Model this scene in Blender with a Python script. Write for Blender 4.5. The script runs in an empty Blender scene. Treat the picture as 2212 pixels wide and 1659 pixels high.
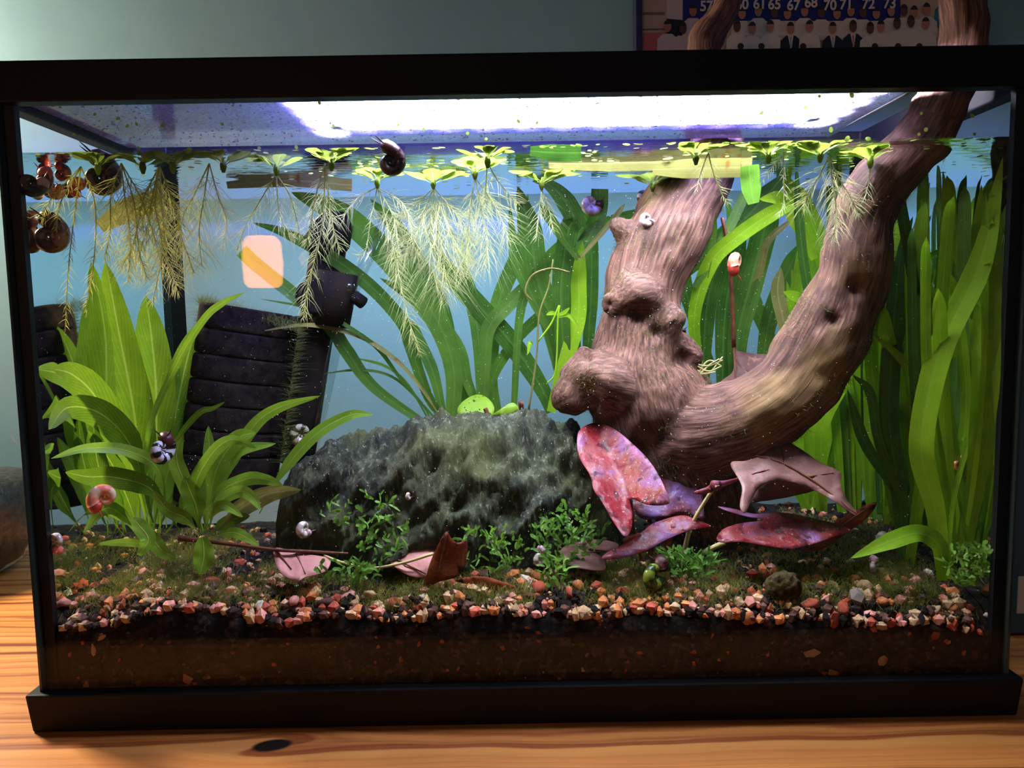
import bpy, bmesh, math, random
import numpy as np
from mathutils import Vector, Matrix, noise, geometry
random.seed(7); rng = np.random.default_rng(7)
S = bpy.context.scene; COL = S.collection
# ------------------------------------------------------------------ camera
F = 1662.0; CX, CY = 1106.0, 829.5
CAM = Vector((-0.00477, -0.38755, 0.21863)); PITCH, YAW, ROLL = 0.096986, 0.00164, -0.01655
_f = Vector((math.sin(YAW)*math.cos(PITCH), math.cos(YAW)*math.cos(PITCH), -math.sin(PITCH)))
_r0 = Vector((math.cos(YAW), -math.sin(YAW), 0)); _u0 = _r0.cross(_f)
_r = _r0*math.cos(ROLL) + _u0*math.sin(ROLL); _u = -_r0*math.sin(ROLL) + _u0*math.cos(ROLL)
cd = bpy.data.cameras.new('camera'); cam = bpy.data.objects.new('camera', cd); COL.objects.link(cam)
m = Matrix((( _r.x,_u.x,-_f.x,CAM.x),(_r.y,_u.y,-_f.y,CAM.y),(_r.z,_u.z,-_f.z,CAM.z),(0,0,0,1)))
cam.matrix_world = m; cd.sensor_width = 36; cd.lens = F/2212*36; cd.clip_start = .01
S.camera = cam
# ------------------------------------------------------------------ world, lights, exposure
W = bpy.data.worlds.new('room'); S.world = W; W.use_nodes = True
W.node_tree.nodes['Background'].inputs[0].default_value = (.62, .72, .8, 1)
W.node_tree.nodes['Background'].inputs[1].default_value = .045
S.view_settings.view_transform = 'Standard'; S.view_settings.look = 'None'
S.view_settings.exposure = .8; S.view_settings.gamma = 1; S.view_settings.use_curve_mapping = False
S.cycles.max_bounces = 6; S.cycles.diffuse_bounces = 2; S.cycles.glossy_bounces = 3
S.cycles.transmission_bounces = 4; S.cycles.transparent_max_bounces = 18
S.cycles.caustics_reflective = False; S.cycles.caustics_refractive = False
S.cycles.sample_clamp_indirect = 4; S.cycles.use_adaptive_sampling = True; S.cycles.adaptive_threshold = .045
LED_POWER = 112.0
def area(name, loc, target, size, watts, col):
    l = bpy.data.lights.new(name, 'AREA'); l.size = size; l.energy = watts; l.color = col
    o = bpy.data.objects.new(name, l); COL.objects.link(o); o.location = loc
    o.rotation_euler = (Vector(target)-Vector(loc)).to_track_quat('-Z', 'Y').to_euler(); return o
area('desk_lamp_glow', (-.70, .27, .52), (-.36, .02, 0), .12, 6.0, (1, .84, .62))
# ------------------------------------------------------------------ pixel helpers (build-time measuring only)
def ray(px, py): return _f + _r*((px-CX)/F) - _u*((py-CY)/F)
def P(px, py, Y):
    v = ray(px, py); return CAM + v*((Y-CAM.y)/v.y)
def PZ(px, py, z):
    v = ray(px, py); return CAM + v*((z-CAM.z)/v.z)
def PC(px, py, Y, lim=.2465):           # keep the point inside the tank walls
    p = P(px, py, Y)
    if abs(p.x) > lim:
        v = ray(px, py); t = ((lim if p.x > 0 else -lim)-CAM.x)/v.x
        p = CAM + v*t
        if p.y < .011: p = Vector((math.copysign(lim, p.x), .011, p.z))
    return p
def s(Y): return (Y-CAM.y)/F             # metres per pixel at depth Y
# ------------------------------------------------------------------ tank constants
WI = .2503; YB = .182; ZW = .3012; ZT0, ZT1 = .3233, .3428; YF = .0065
# ------------------------------------------------------------------ materials
def newmat(name):
    mt = bpy.data.materials.new(name); mt.use_nodes = True; nt = mt.node_tree; nt.nodes.clear()
    out = nt.nodes.new('ShaderNodeOutputMaterial'); return mt, nt, out
def N(nt, t, ins=None, **kw):
    n = nt.nodes.new(t)
    for k, v in kw.items(): setattr(n, k, v)
    for k, v in (ins or {}).items():
        if hasattr(v, 'is_linked') or isinstance(v, bpy.types.NodeSocket): nt.links.new(v, n.inputs[k])
        else: n.inputs[k].default_value = v
    return n
def c4(c): return (c[0], c[1], c[2], 1)
def srgb(r, g, b):
    f = lambda v: (v/255/12.92 if v/255 <= .04045 else ((v/255+.055)/1.055)**2.4)
    return (f(r), f(g), f(b))
def ramp(nt, fac, stops):
    n = nt.nodes.new('ShaderNodeValToRGB'); e = n.color_ramp.elements
    while len(e) < len(stops): e.new(.5)
    for k, (p, c) in enumerate(stops): e[k].position = p; e[k].color = c4(c)
    nt.links.new(fac, n.inputs[0]); return n.outputs[0]
def math_(nt, op, a, b=0.0, c=None):
    n = nt.nodes.new('ShaderNodeMath'); n.operation = op
    for k, v in enumerate((a, b) if c is None else (a, b, c)):
        if isinstance(v, bpy.types.NodeSocket): nt.links.new(v, n.inputs[k])
        else: n.inputs[k].default_value = v
    return n.outputs[0]
def simple(name, col, rough=.5, spec=.5, noise_amt=0, scale=60, col2=None, bump=0, metallic=0):
    mt, nt, out = newmat(name)
    b = N(nt, 'ShaderNodeBsdfPrincipled', {'Base Color': c4(col), 'Roughness': rough, 'Specular IOR Level': spec, 'Metallic': metallic})
    if col2 or bump:
        tc = N(nt, 'ShaderNodeTexCoord')
        nz = N(nt, 'ShaderNodeTexNoise', {'Vector': tc.outputs['Object'], 'Scale': scale, 'Detail': 6, 'Roughness': .65})
        if col2: nt.links.new(ramp(nt, nz.outputs[0], [(.38, col), (.62, col2)]), b.inputs['Base Color'])
        if bump:
            bp = N(nt, 'ShaderNodeBump', {'Strength': .6, 'Distance': bump, 'Height': nz.outputs[0]}); nt.links.new(bp.outputs[0], b.inputs['Normal'])
    nt.links.new(b.outputs[0], out.inputs[0]); return mt
def leafmat(name, c1, c2, vein, kind='lance', trans=.45, spots=None, rough=.45, bump=.0004):
    """leaf blade: UV.x across (0..1), UV.y along"""
    mt, nt, out = newmat(name)
    uv = N(nt, 'ShaderNodeUVMap'); sep = N(nt, 'ShaderNodeSeparateXYZ', {0: uv.outputs[0]})
    oi = N(nt, 'ShaderNodeObjectInfo'); tc = N(nt, 'ShaderNodeTexCoord')
    nz = N(nt, 'ShaderNodeTexNoise', {'Vector': tc.outputs['Object'], 'Scale': 70, 'Detail': 5, 'Roughness': .6})
    fac = math_(nt, 'MULTIPLY_ADD', oi.outputs['Random'], .5, math_(nt, 'MULTIPLY_ADD', nz.outputs[0], .9, -.25))
    col = ramp(nt, fac, [(.15, c1), (.85, c2)])
    u = math_(nt, 'ABSOLUTE', math_(nt, 'MULTIPLY_ADD', sep.outputs[0], 2, -1))
    if kind == 'lance':
        mid = math_(nt, 'SMOOTH_MIN', math_(nt, 'DIVIDE', u, .08), 1, .1)
        vv = math_(nt, 'SINE', math_(nt, 'MULTIPLY', math_(nt, 'MULTIPLY_ADD', u, -.35, sep.outputs[1]), 90))
        vf = math_(nt, 'MULTIPLY', math_(nt, 'GREATER_THAN', vv, .93), .35)
        v = math_(nt, 'MAXIMUM', math_(nt, 'SUBTRACT', 1, mid), vf)
        hgt = v
    elif kind == 'strap':
        vv = math_(nt, 'SINE', math_(nt, 'MULTIPLY', sep.outputs[0], 44))
        mid = math_(nt, 'LESS_THAN', u, .10)
        v = math_(nt, 'MAXIMUM', math_(nt, 'MULTIPLY', math_(nt, 'GREATER_THAN', vv, .55), .14), math_(nt, 'MULTIPLY', mid, .4))
        hgt = v
    else:
        w = N(nt, 'ShaderNodeTexVoronoi', {'Vector': tc.outputs['Object'], 'Scale': 240}, feature='DISTANCE_TO_EDGE')
        v = math_(nt, 'MULTIPLY', math_(nt, 'LESS_THAN', w.outputs[0], .05), .18); hgt = nz.outputs[0]
    mx = N(nt, 'ShaderNodeMixRGB', {'Fac': v, 'Color1': col, 'Color2': c4(vein)})
    colo = mx.outputs[0]
    if spots:
        mp = N(nt, 'ShaderNodeMapping', {'Vector': tc.outputs['Object'], 'Scale': (1, 1, .6)})
        n2 = N(nt, 'ShaderNodeTexNoise', {'Vector': mp.outputs[0], 'Scale': spots[1], 'Detail': 3, 'Roughness': .7})
        sf = ramp(nt, n2.outputs[0], [(spots[2], (0, 0, 0)), (spots[2]+.06, (1, 1, 1))])
        m2 = N(nt, 'ShaderNodeMixRGB', {'Fac': sf, 'Color1': colo, 'Color2': c4(spots[0])}); colo = m2.outputs[0]
    bp = N(nt, 'ShaderNodeBump', {'Strength': .5, 'Distance': bump, 'Height': hgt})
    d = N(nt, 'ShaderNodeBsdfPrincipled', {'Base Color': colo, 'Roughness': rough, 'Specular IOR Level': .35, 'Normal': bp.outputs[0]})
    t = N(nt, 'ShaderNodeBsdfTranslucent', {'Color': colo})
    mxs = N(nt, 'ShaderNodeMixShader', {0: trans, 1: d.outputs[0], 2: t.outputs[0]})
    nt.links.new(mxs.outputs[0], out.inputs[0]); return mt
def fresnel_clear(name, ior, tint=(1, 1, 1), rough=0.0, bump=None, gloss=(1, 1, 1), haze=None):
    mt, nt, out = newmat(name)
    kw = {'IOR': ior}
    if bump:
        tc = N(nt, 'ShaderNodeTexCoord')
        mp = N(nt, 'ShaderNodeMapping', {'Vector': tc.outputs['Object'], 'Scale': bump[2]})
        nz = N(nt, 'ShaderNodeTexNoise', {'Vector': mp.outputs[0], 'Scale': bump[0], 'Detail': 2})
        bp = N(nt, 'ShaderNodeBump', {'Strength': 1, 'Distance': bump[1], 'Height': nz.outputs[0]})
    fr = N(nt, 'ShaderNodeFresnel', kw)
    t = N(nt, 'ShaderNodeBsdfTransparent', {'Color': c4(tint)})
    g = N(nt, 'ShaderNodeBsdfGlossy', {'Color': c4(gloss), 'Roughness': rough})
    if bump: nt.links.new(bp.outputs[0], g.inputs['Normal'])
    first = t.outputs[0]
    if haze:
        df = N(nt, 'ShaderNodeBsdfTranslucent', {'Color': c4(haze[0])}); dd = N(nt, 'ShaderNodeBsdfDiffuse', {'Color': c4(haze[0])})
        dm = N(nt, 'ShaderNodeMixShader', {0: .35, 1: df.outputs[0], 2: dd.outputs[0]})
        tc = N(nt, 'ShaderNodeTexCoord')
        nz = N(nt, 'ShaderNodeTexNoise', {'Vector': tc.outputs['Object'], 'Scale': haze[2], 'Detail': 6, 'Roughness': .75})
        hf = math_(nt, 'MULTIPLY', math_(nt, 'MULTIPLY_ADD', nz.outputs[0], 2.2, -.45), haze[1])
        hm = N(nt, 'ShaderNodeMixShader', {0: hf, 1: t.outputs[0], 2: dm.outputs[0]}); first = hm.outputs[0]
    mx = N(nt, 'ShaderNodeMixShader', {0: fr.outputs[0], 1: first, 2: g.outputs[0]})
    nt.links.new(mx.outputs[0], out.inputs[0]); return mt
def emit(name, col, st):
    mt, nt, out = newmat(name); e = N(nt, 'ShaderNodeEmission', {'Color': c4(col), 'Strength': st})
    nt.links.new(e.outputs[0], out.inputs[0]); return mt
M = {}
M['plastic'] = simple('black_plastic', (.005, .005, .007), .55, .22)
M['silicone'] = simple('black_silicone', (.004, .004, .006), .5, .3)
def thin_glass(name, tint, base, top):
    mt, nt, out = newmat(name); lw = N(nt, 'ShaderNodeLayerWeight', {'Blend': .5})
    f = math_(nt, 'MULTIPLY_ADD', math_(nt, 'POWER', lw.outputs['Facing'], 5), top, base)
    t = N(nt, 'ShaderNodeBsdfTransparent', {'Color': c4(tint)}); g = N(nt, 'ShaderNodeBsdfGlossy', {'Roughness': 0.0})
    mx = N(nt, 'ShaderNodeMixShader', {0: f, 1: t.outputs[0], 2: g.outputs[0]}); nt.links.new(mx.outputs[0], out.inputs[0]); return mt
M['glass'] = thin_glass('clear_glass', (.985, .995, .99), .014, .9)
M['glass_edge'] = simple('green_glass_edge', (.03, .045, .04), .15, .6)
M['water'] = fresnel_clear('water_surface', 1.03, (.97, .99, .985), .02, (70, .0006, (1, 3, 1)))
M['water_side'] = fresnel_clear('water_side', 1.25, (.97, .99, .985), .03, None, (.72, .78, .72))
M['lid'] = fresnel_clear('misted_glass_lid', 1.35, (.95, .95, 1), .1, None, (1, 1, 1), ((.72, .70, .95), .80, 700))  # mist colour tinted violet to carry the LED glow
M['led'] = emit('led_diffuser', (.93, .95, 1.0), LED_POWER)
M['wall_fill_emit'] = emit('wall_fill_glow', (.58, .76, 1.0), 48)
M['led_blue'] = emit('blue_led', (.12, .09, 1.0), 2200)
M['led_blue_added'] = emit('added_blue_led', (.12, .09, 1.0), 600)
M['led_end_added'] = emit('added_end_led', (.85, .80, 1.0), 700)  # near-white end emitters added to brighten the lid and left plants
M['wall'] = simple('teal_wall_paint', srgb(122, 160, 172), .8, .2, col2=srgb(128, 166, 178), scale=9, bump=.0004)
# ------------------------------------------------------------------ mesh builder
class MB:
    def __init__(self): self.v = []; self.f = []; self.uv = []; self.mi = []
    def add(self, vs, fs, uvs=None, mi=0):
        b = len(self.v); self.v += [tuple(p) for p in vs]; self.f += [tuple(i+b for i in f) for f in fs]
        self.uv += list(uvs) if uvs is not None else [(.5, .5)]*len(vs); self.mi += [mi]*len(fs); return self
    def box(self, a, b, mi=0):
        x0, y0, z0 = a; x1, y1, z1 = b
        return self.add([(x0,y0,z0),(x1,y0,z0),(x1,y1,z0),(x0,y1,z0),(x0,y0,z1),(x1,y0,z1),(x1,y1,z1),(x0,y1,z1)],
            [(0,3,2,1),(4,5,6,7),(0,1,5,4),(1,2,6,5),(2,3,7,6),(3,0,4,7)], mi=mi)
    def tube(self, pts, rad, n=6, mi=0, cap=True, flat=1.0):
        pts = [Vector(p) for p in pts]; k = len(pts)
        if not hasattr(rad, '__len__'): rad = [rad]*k
        vs, fs, uvs = [], [], []; ref = None
        for i, p in enumerate(pts):
            t = (pts[min(i+1, k-1)]-pts[max(i-1, 0)]).normalized()
            if ref is None: ref = t.orthogonal().normalized()
            a = (ref - t*ref.dot(t));  a = a.normalized() if a.length > 1e-6 else t.orthogonal().normalized()
            ref = a; b = t.cross(a)
            for j in range(n):
                q = 2*math.pi*j/n; vs.append(p + (a*math.cos(q)+b*math.sin(q)*flat)*rad[i]); uvs.append((j/n, i/(k-1)))
        for i in range(k-1):
            for j in range(n):
                j2 = (j+1) % n; fs.append((i*n+j, i*n+j2, (i+1)*n+j2, (i+1)*n+j))
        if cap: fs.append(tuple(range(n-1, -1, -1))); fs.append(tuple((k-1)*n+j for j in range(n)))
        return self.add(vs, fs, uvs, mi)
    def ribbon(self, pts, w, twist=0.0, fold=.15, wave=0.0, K=4, seed=0, mi=0):
        pts = [Vector(p) for p in pts]; k = len(pts); vs, fs, uvs = [], [], []
        if not hasattr(twist, '__len__'): twist = [twist]*k
        for i, p in enumerate(pts):
            t = (pts[min(i+1, k-1)]-pts[max(i-1, 0)]).normalized()
            n0 = (CAM-p).normalized(); n0 = (n0 - t*n0.dot(t)).normalized()
            n0 = Matrix.Rotation(twist[i], 3, t) @ n0; l = t.cross(n0)
            for j in range(K+1):
                u = 2*j/K-1; off = -fold*(1-abs(u))*w[i]*.5
                if wave: off += wave*w[i]*math.sin(i*.9+seed+2.2*u)*abs(u)
                vs.append(p + l*(u*w[i]*.5) + n0*off); uvs.append((j/K, i/(k-1)))
        for i in range(k-1):
            for j in range(K):
                a = i*(K+1)+j; fs.append((a, a+1, a+K+2, a+K+1))
        return self.add(vs, fs, uvs, mi)
    def build(self, name, mat, parent=None, smooth=True):
        me = bpy.data.meshes.new(name); me.from_pydata(self.v, [], self.f); 
        mats = mat if isinstance(mat, (list, tuple)) else [mat]
        for x in mats: me.materials.append(M[x] if isinstance(x, str) else x)
        uvl = me.uv_layers.new(name='UVMap'); li = np.empty(len(me.loops), np.int32); me.loops.foreach_get('vertex_index', li)
        uvl.data.foreach_set('uv', np.asarray(self.uv, np.float32)[li].ravel())
        if len(mats) > 1: me.polygons.foreach_set('material_index', self.mi)
        if smooth: me.polygons.foreach_set('use_smooth', [True]*len(me.polygons))
        me.update(); o = bpy.data.objects.new(name, me); COL.objects.link(o)
        if parent: o.parent = parent
        return o
def tag(o, label, cat=None, group=None, kind=None):
    if label: o['label'] = label
    if cat: o['category'] = cat
    if group: o['group'] = group
    if kind: o['kind'] = kind
    return o
def empty(name, label, cat, group=None, kind=None):
    o = bpy.data.objects.new(name, None); COL.objects.link(o); o.empty_display_size = .01
    return tag(o, label, cat, group, kind)
def catmull(pts, n):
    p = np.array([tuple(q) for q in pts], float); k = len(p)
    if k == 2: return [Vector(p[0]*(1-t)+p[1]*t) for t in np.linspace(0, 1, n)]
    ext = np.vstack([2*p[0]-p[1], p, 2*p[-1]-p[-2]]); out = []
    for t in np.linspace(0, k-1, n):
        i = min(int(t), k-2); u = t-i; a, b, c, d = ext[i:i+4]
        out.append(Vector(.5*((2*b)+(-a+c)*u+(2*a-5*b+4*c-d)*u*u+(-a+3*b-3*c+d)*u**3)))
    return out
def bevel(o, w, seg=2):
    md = o.modifiers.new('bevel', 'BEVEL'); md.width = w; md.segments = seg; md.limit_method = 'ANGLE'; return o
def fbm(p, sc, o=4): return noise.fractal(Vector(p)*sc, 1.0, 2.1, o)
# ================================================================== SETTING
YWALL = .335
w = MB().add([(-2.2, YWALL, -.8), (2.2, YWALL, -.8), (2.2, YWALL, 2.2), (-2.2, YWALL, 2.2)], [(0, 1, 2, 3)]).build('wall_back', 'wall', smooth=False); tag(w, None, kind='structure')
fl = MB().box((-2.2, -2.4, -.76), (2.2, YWALL, -.74)).build('floor', simple('dark_floor', (.05, .035, .025), .7), smooth=False); tag(fl, None, kind='structure')
# pine table with a knot
KN = PZ(588, 1610, 0)
def pine():
    mt, nt, out = newmat('pine_wood'); tc = N(nt, 'ShaderNodeTexCoord'); sp = N(nt, 'ShaderNodeSeparateXYZ', {0: tc.outputs['Object']})
    dx = math_(nt, 'DIVIDE', math_(nt, 'SUBTRACT', sp.outputs[0], KN.x), .011); dy = math_(nt, 'DIVIDE', math_(nt, 'SUBTRACT', sp.outputs[1], KN.y), .0062)
    sk = math_(nt, 'MULTIPLY_ADD', dx, -.25, dy)
    d2 = math_(nt, 'ADD', math_(nt, 'MULTIPLY', dx, dx), math_(nt, 'MULTIPLY', sk, sk))
    g = math_(nt, 'POWER', 2.718, math_(nt, 'MULTIPLY', d2, -.11))
    push = math_(nt, 'MULTIPLY', math_(nt, 'MULTIPLY', g, math_(nt, 'TANH', sk)), -.011)
    nlow = N(nt, 'ShaderNodeTexNoise', {'Vector': N(nt, 'ShaderNodeMapping', {'Vector': tc.outputs['Object'], 'Scale': (1.3, 6, 1)}).outputs[0], 'Scale': 3, 'Detail': 3})
    y = math_(nt, 'ADD', math_(nt, 'ADD', sp.outputs[1], push), math_(nt, 'MULTIPLY', nlow.outputs[0], .035))
    nf = N(nt, 'ShaderNodeTexNoise', {'W': math_(nt, 'MULTIPLY', y, 75.0), 'Scale': 1.6, 'Detail': 2, 'Roughness': .5}, noise_dimensions='1D')
    nh = N(nt, 'ShaderNodeTexNoise', {'W': math_(nt, 'MULTIPLY', y, 420.0), 'Scale': 1, 'Detail': 2}, noise_dimensions='1D')
    fibre = N(nt, 'ShaderNodeTexNoise', {'Vector': N(nt, 'ShaderNodeMapping', {'Vector': tc.outputs['Object'], 'Scale': (12, 500, 1)}).outputs[0], 'Scale': 1, 'Detail': 3})
    f = math_(nt, 'ADD', math_(nt, 'MULTIPLY', nf.outputs[0], .78), math_(nt, 'ADD', math_(nt, 'MULTIPLY', nh.outputs[0], .16), math_(nt, 'MULTIPLY', fibre.outputs[0], .12)))
    col = ramp(nt, f, [(.40, srgb(206, 140, 72)), (.55, srgb(190, 120, 58)), (.64, srgb(150, 80, 34)), (.72, srgb(112, 54, 22))])
    kf = ramp(nt, d2, [(.55, (1, 1, 1)), (1.1, (0, 0, 0))]); hal = ramp(nt, d2, [(0, (.55, .55, .55)), (1, (.0, .0, .0))])
    m1 = N(nt, 'ShaderNodeMixRGB', {'Fac': hal, 'Color1': col, 'Color2': c4(srgb(120, 58, 24))})
    m2 = N(nt, 'ShaderNodeMixRGB', {'Fac': kf, 'Color1': m1.outputs[0], 'Color2': c4(srgb(30, 16, 10))})
    b = N(nt, 'ShaderNodeBsdfPrincipled', {'Base Color': m2.outputs[0], 'Roughness': .42, 'Specular IOR Level': .4})
    bp = N(nt, 'ShaderNodeBump', {'Strength': .25, 'Distance': .0006, 'Height': f}); nt.links.new(bp.outputs[0], b.inputs['Normal'])
    nt.links.new(b.outputs[0], out.inputs[0]); return mt
M['pine'] = pine()
tb = empty('pine_table', 'orange varnished pine tabletop with a dark knot in front of aquarium', 'table')
top = MB().box((-1.1, -.105, -.03), (1.1, YWALL-.004, 0)).build('table_top', 'pine', tb, False); bevel(top, .004)
for sx in (-1.02, 1.02):
    for sy in (-.07, .27): bevel(MB().box((sx-.03, sy-.03, -.74), (sx+.03, sy+.03, -.03)).build('leg', 'pine', tb, False), .003)
# ================================================================== AQUARIUM
aq = empty('aquarium', 'black-rimmed rectangular glass aquarium standing on the pine table', 'aquarium')
def frame_ring(xo, y0, y1, z0, z1, th, xo2=None):
    """hollow rectangular rim: outer half-width xo at z0 and xo2 at z1"""
    xo2 = xo2 or xo; e = xo2-xo; b = MB()
    def ring(x, ya, yb, z): return [(-x, ya, z), (x, ya, z), (x, yb, z), (-x, yb, z)]
    vs = ring(xo, y0, y1, z0)+ring(xo2, y0-e, y1+e, z1)+ring(xo-th, y0+th, y1-th, z0)+ring(xo-th, y0+th, y1-th, z1)
    fs = []
    for i in range(4):
        j = (i+1) % 4; fs += [(i, j, 4+j, 4+i), (8+j, 8+i, 12+i, 12+j), (4+i, 4+j, 12+j, 12+i), (j, i, 8+i, 8+j)]
    return b.add(vs, fs)
bevel(frame_ring(.2605, 0, YB+.012, 0, .0213, .0062, .2622).build('bottom_rim', 'plastic', aq, False), .0012, 3)
bevel(frame_ring(.2622, -.0005, YB+.012, ZT0, ZT1, .0105).build('top_rim', 'plastic', aq, False), .0012, 3)
def pane(name, a, b): return MB().box(a, b).build(name, 'glass', aq, False)
G = .004
# panes are single glass sheets; front sheet carries the reflection of the room
def sheet(name, vs, mat='glass'): return MB().add(vs, [(0, 1, 2, 3)]).build(name, mat, aq, False)
pane('front_pane', (-.2555, YF-G, .008), (.2555, YF, ZT1-.004))
sheet('back_pane', [(.2555, YB, .008), (-.2555, YB, .008), (-.2555, YB, ZT1-.004), (.2555, YB, ZT1-.004)])
for sx, nm in ((-1, 'left'), (1, 'right')):
    x = sx*(WI+.0035)
    MB().add([(x, YF, .3013), (x, YB, .3013), (x, YB, ZT1-.004), (x, YF, ZT1-.004)], [(0, 1, 2, 3)]).build('side_pane', 'glass', aq, False)
    MB().box((sx*.2556-.0006, YF-G-.0003, .018), (sx*.2556+.0006, YF+.001, ZT0)).build('pane_edge', 'glass_edge', aq, False)
    # black silicone seams: front corner shows as a broad black band, back corner as a bar
    a, b = sorted((sx*.2490, sx*.2552))
    MB().box((a, YF, .010), (b, YF+.004, ZT0+.004)).build('silicone_seam', 'silicone', aq, False)
    a, b = sorted((sx*(WI-.0115), sx*(WI+.001)))
    MB().add([(sx*(WI-.0075), YB-.0006, .03), (sx*(WI+.0004), YB-.0006, .03), (sx*(WI+.0004), YB-.007, .03),
              (sx*(WI-.0075), YB-.0006, .31), (sx*(WI+.0004), YB-.0006, .31), (sx*(WI+.0004), YB-.007, .31)],
             [(0, 1, 2), (3, 5, 4), (0, 3, 4, 1), (1, 4, 5, 2), (2, 5, 3, 0)]).build('silicone_seam', 'silicone', aq, False)
MB().box((-.2555, .001, .006), (.2555, YB, .0085)).build('bottom_pane', 'glass_edge', aq, False)
# water body: top skin and the two side skins (front and back lie against the panes)
wb = MB(); x0 = WI+.0005
nx = 60
vs = []; fs = []
for i in range(nx+1):
    x = -x0+2*x0*i/nx
    for k, (y, dz) in enumerate(((YF+.0002, .0012), (YF+.0015, .0004), (YF+.004, 0), (YB-.003, 0), (YB-.0002, .0008))):
        vs.append((x, y, ZW+dz))
for i in range(nx):
    for k in range(4): a = i*5+k; fs.append((a, a+5, a+6, a+1))
wb.add(vs, fs, mi=0)
for sx in (-1, 1):
    q = [(sx*x0, YF, .009), (sx*x0, YB, .009), (sx*x0, YB, ZW), (sx*x0, YF, ZW)]
    wb.add(q, [(0, 1, 2, 3) if sx > 0 else (3, 2, 1, 0)], mi=1)
wo = wb.build('water', ['water', 'water_side']); tag(wo, 'clear water filling the black-rimmed aquarium to below its rim', 'water', kind='stuff')
# lid, resting inside the top rim
lid = empty('glass_cover', 'misted clear glass cover resting under the black top rim', 'cover')
MB().box((-.2515, .0105, .3275), (.205, .128, .3300)).build('lid_pane', 'lid', lid, False)
MB().tube([(.205, .012, .3288), (.205, .127, .3288)], .002, 8).build('hinge_strip', simple('clear_hinge', (.5, .5, .62), .3), lid)
# light
li = empty('aquarium_light', 'slim black LED light bar shining white through the glass lid', 'light')
LX0, LX1, LY0, LY1 = -.1065, .178, .0150, .086
MB().box((LX0-.004, LY0-.003, .3338), (LX1+.004, LY1+.004, .3400)).build('housing', 'plastic', li, False)
bevel(MB().box((LX0-.022, LY0-.0035, .3400), (LX1+.018, LY1+.026, .3432)).build('added_hood', 'plastic', li, False), .0008)  # overhang added to keep the small LEDs from lighting the wall
MB().add([(LX0, LY0, .3336), (LX1, LY0, .3336), (LX1, LY1, .3336), (LX0, LY1, .3336)], [(3, 2, 1, 0)]).build('diffuser', 'led', li, False)
for k in range(4):
    y = .020+k*.022
    MB().box((LX0-.0055, y, .3345), (LX0-.004, y+.008, .3395)).build('blue_led', 'led_blue', li, False)
    MB().box((LX0-.0055, y+.010, .3350), (LX0-.004, y+.014, .3390)).build('added_end_led', 'led_end_added', li, False)
    MB().box((LX1+.004, y, .3345), (LX1+.0055, y+.008, .3395)).build('added_end_led', 'led_end_added', li, False)
for k in range(12):
    x = LX0+.012+k*.024
    MB().box((x, LY1+.004, .3348), (x+.010, LY1+.0052, .3388)).build('blue_led', 'led_blue_added', li, False)  # rear blue row added to throw a violet glow on the lid
for sx in (LX0-.003, LX1-.005):
    for y in (LY0, LY1-.008): MB().box((sx, y, .3300), (sx+.008, y+.008, .3338)).build('foot', 'plastic', li, False)
ls = empty('added_wall_light', 'narrow blue-white light added behind the rear rim to brighten the wall', 'light')  # hidden fill light added behind the tank to brighten the wall
MB().box((-.24, YB+.0125, .3290), (.245, YB+.0165, .3440)).build('wall_fill_channel', 'plastic', ls, False)
MB().add([(-.238, YB+.0165, .3295), (.243, YB+.0165, .3295), (.243, YB+.0265, .3330), (-.238, YB+.0265, .3330)], [(3, 2, 1, 0)]).build('wall_fill_diffuser', 'wall_fill_emit', ls, False)
MB().box((-.24, YB+.0165, .3335), (.245, YB+.030, .3440)).build('wall_fill_hood', 'plastic', ls, False)
MB().box((-.24, YB+.0272, .3312), (.245, YB+.030, .3440)).build('wall_fill_lip', 'plastic', ls, False)
# ================================================================== SUBSTRATE
def subz(x, y):
    """height of the gravel surface"""
    fx = (x+.25)/.5; front = np.interp(fx, [0, .12, .3, .45, .55, .75, .88, 1], [.062, .068, .061, .066, .061, .059, .054, .051])
    back = np.interp(fx, [0, .3, .5, .8, 1], [.060, .064, .068, .070, .069])
    t = min(max((y-.008)/.13, 0), 1); t = t**.7
    dip = (.0085+.0075*noise.noise(Vector((x*26, 3.3, 0))))*max(0, 1-(y-.0077)/.014)**1.5
    return front*(1-t)+back*t - dip + .0022*noise.noise(Vector((x*40, y*40, 1.7))) + .001*noise.noise(Vector((x*130, y*130, 4)))
def soilmat():
    mt, nt, out = newmat('dark_soil'); tc = N(nt, 'ShaderNodeTexCoord')
    n1 = N(nt, 'ShaderNodeTexVoronoi', {'Vector': tc.outputs['Object'], 'Scale': 420, 'Randomness': 1.0})
    n2 = N(nt, 'ShaderNodeTexNoise', {'Vector': tc.outputs['Object'], 'Scale': 90, 'Detail': 6, 'Roughness': .7})
    hs = N(nt, 'ShaderNodeSeparateXYZ', {0: n1.outputs['Color']})
    f = math_(nt, 'ADD', math_(nt, 'MULTIPLY', hs.outputs[0], .5), math_(nt, 'MULTIPLY', n2.outputs[0], .6))
    col = ramp(nt, f, [(.30, (.003, .002, .002)), (.55, (.008, .005, .004)), (.72, (.022, .012, .009)), (.85, (.05, .033, .024))])
    bp = N(nt, 'ShaderNodeBump', {'Strength': .5, 'Distance': .0012, 'Height': n2.outputs[0]})
    b = N(nt, 'ShaderNodeBsdfPrincipled', {'Base Color': col, 'Roughness': .9, 'Specular IOR Level': .2, 'Normal': bp.outputs[0]})
    nt.links.new(b.outputs[0], out.inputs[0]); return mt
M['soil'] = soilmat()
gb = empty('gravel_bed', 'bed of dark soil and red gravel chips along the aquarium floor', 'gravel')
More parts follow.
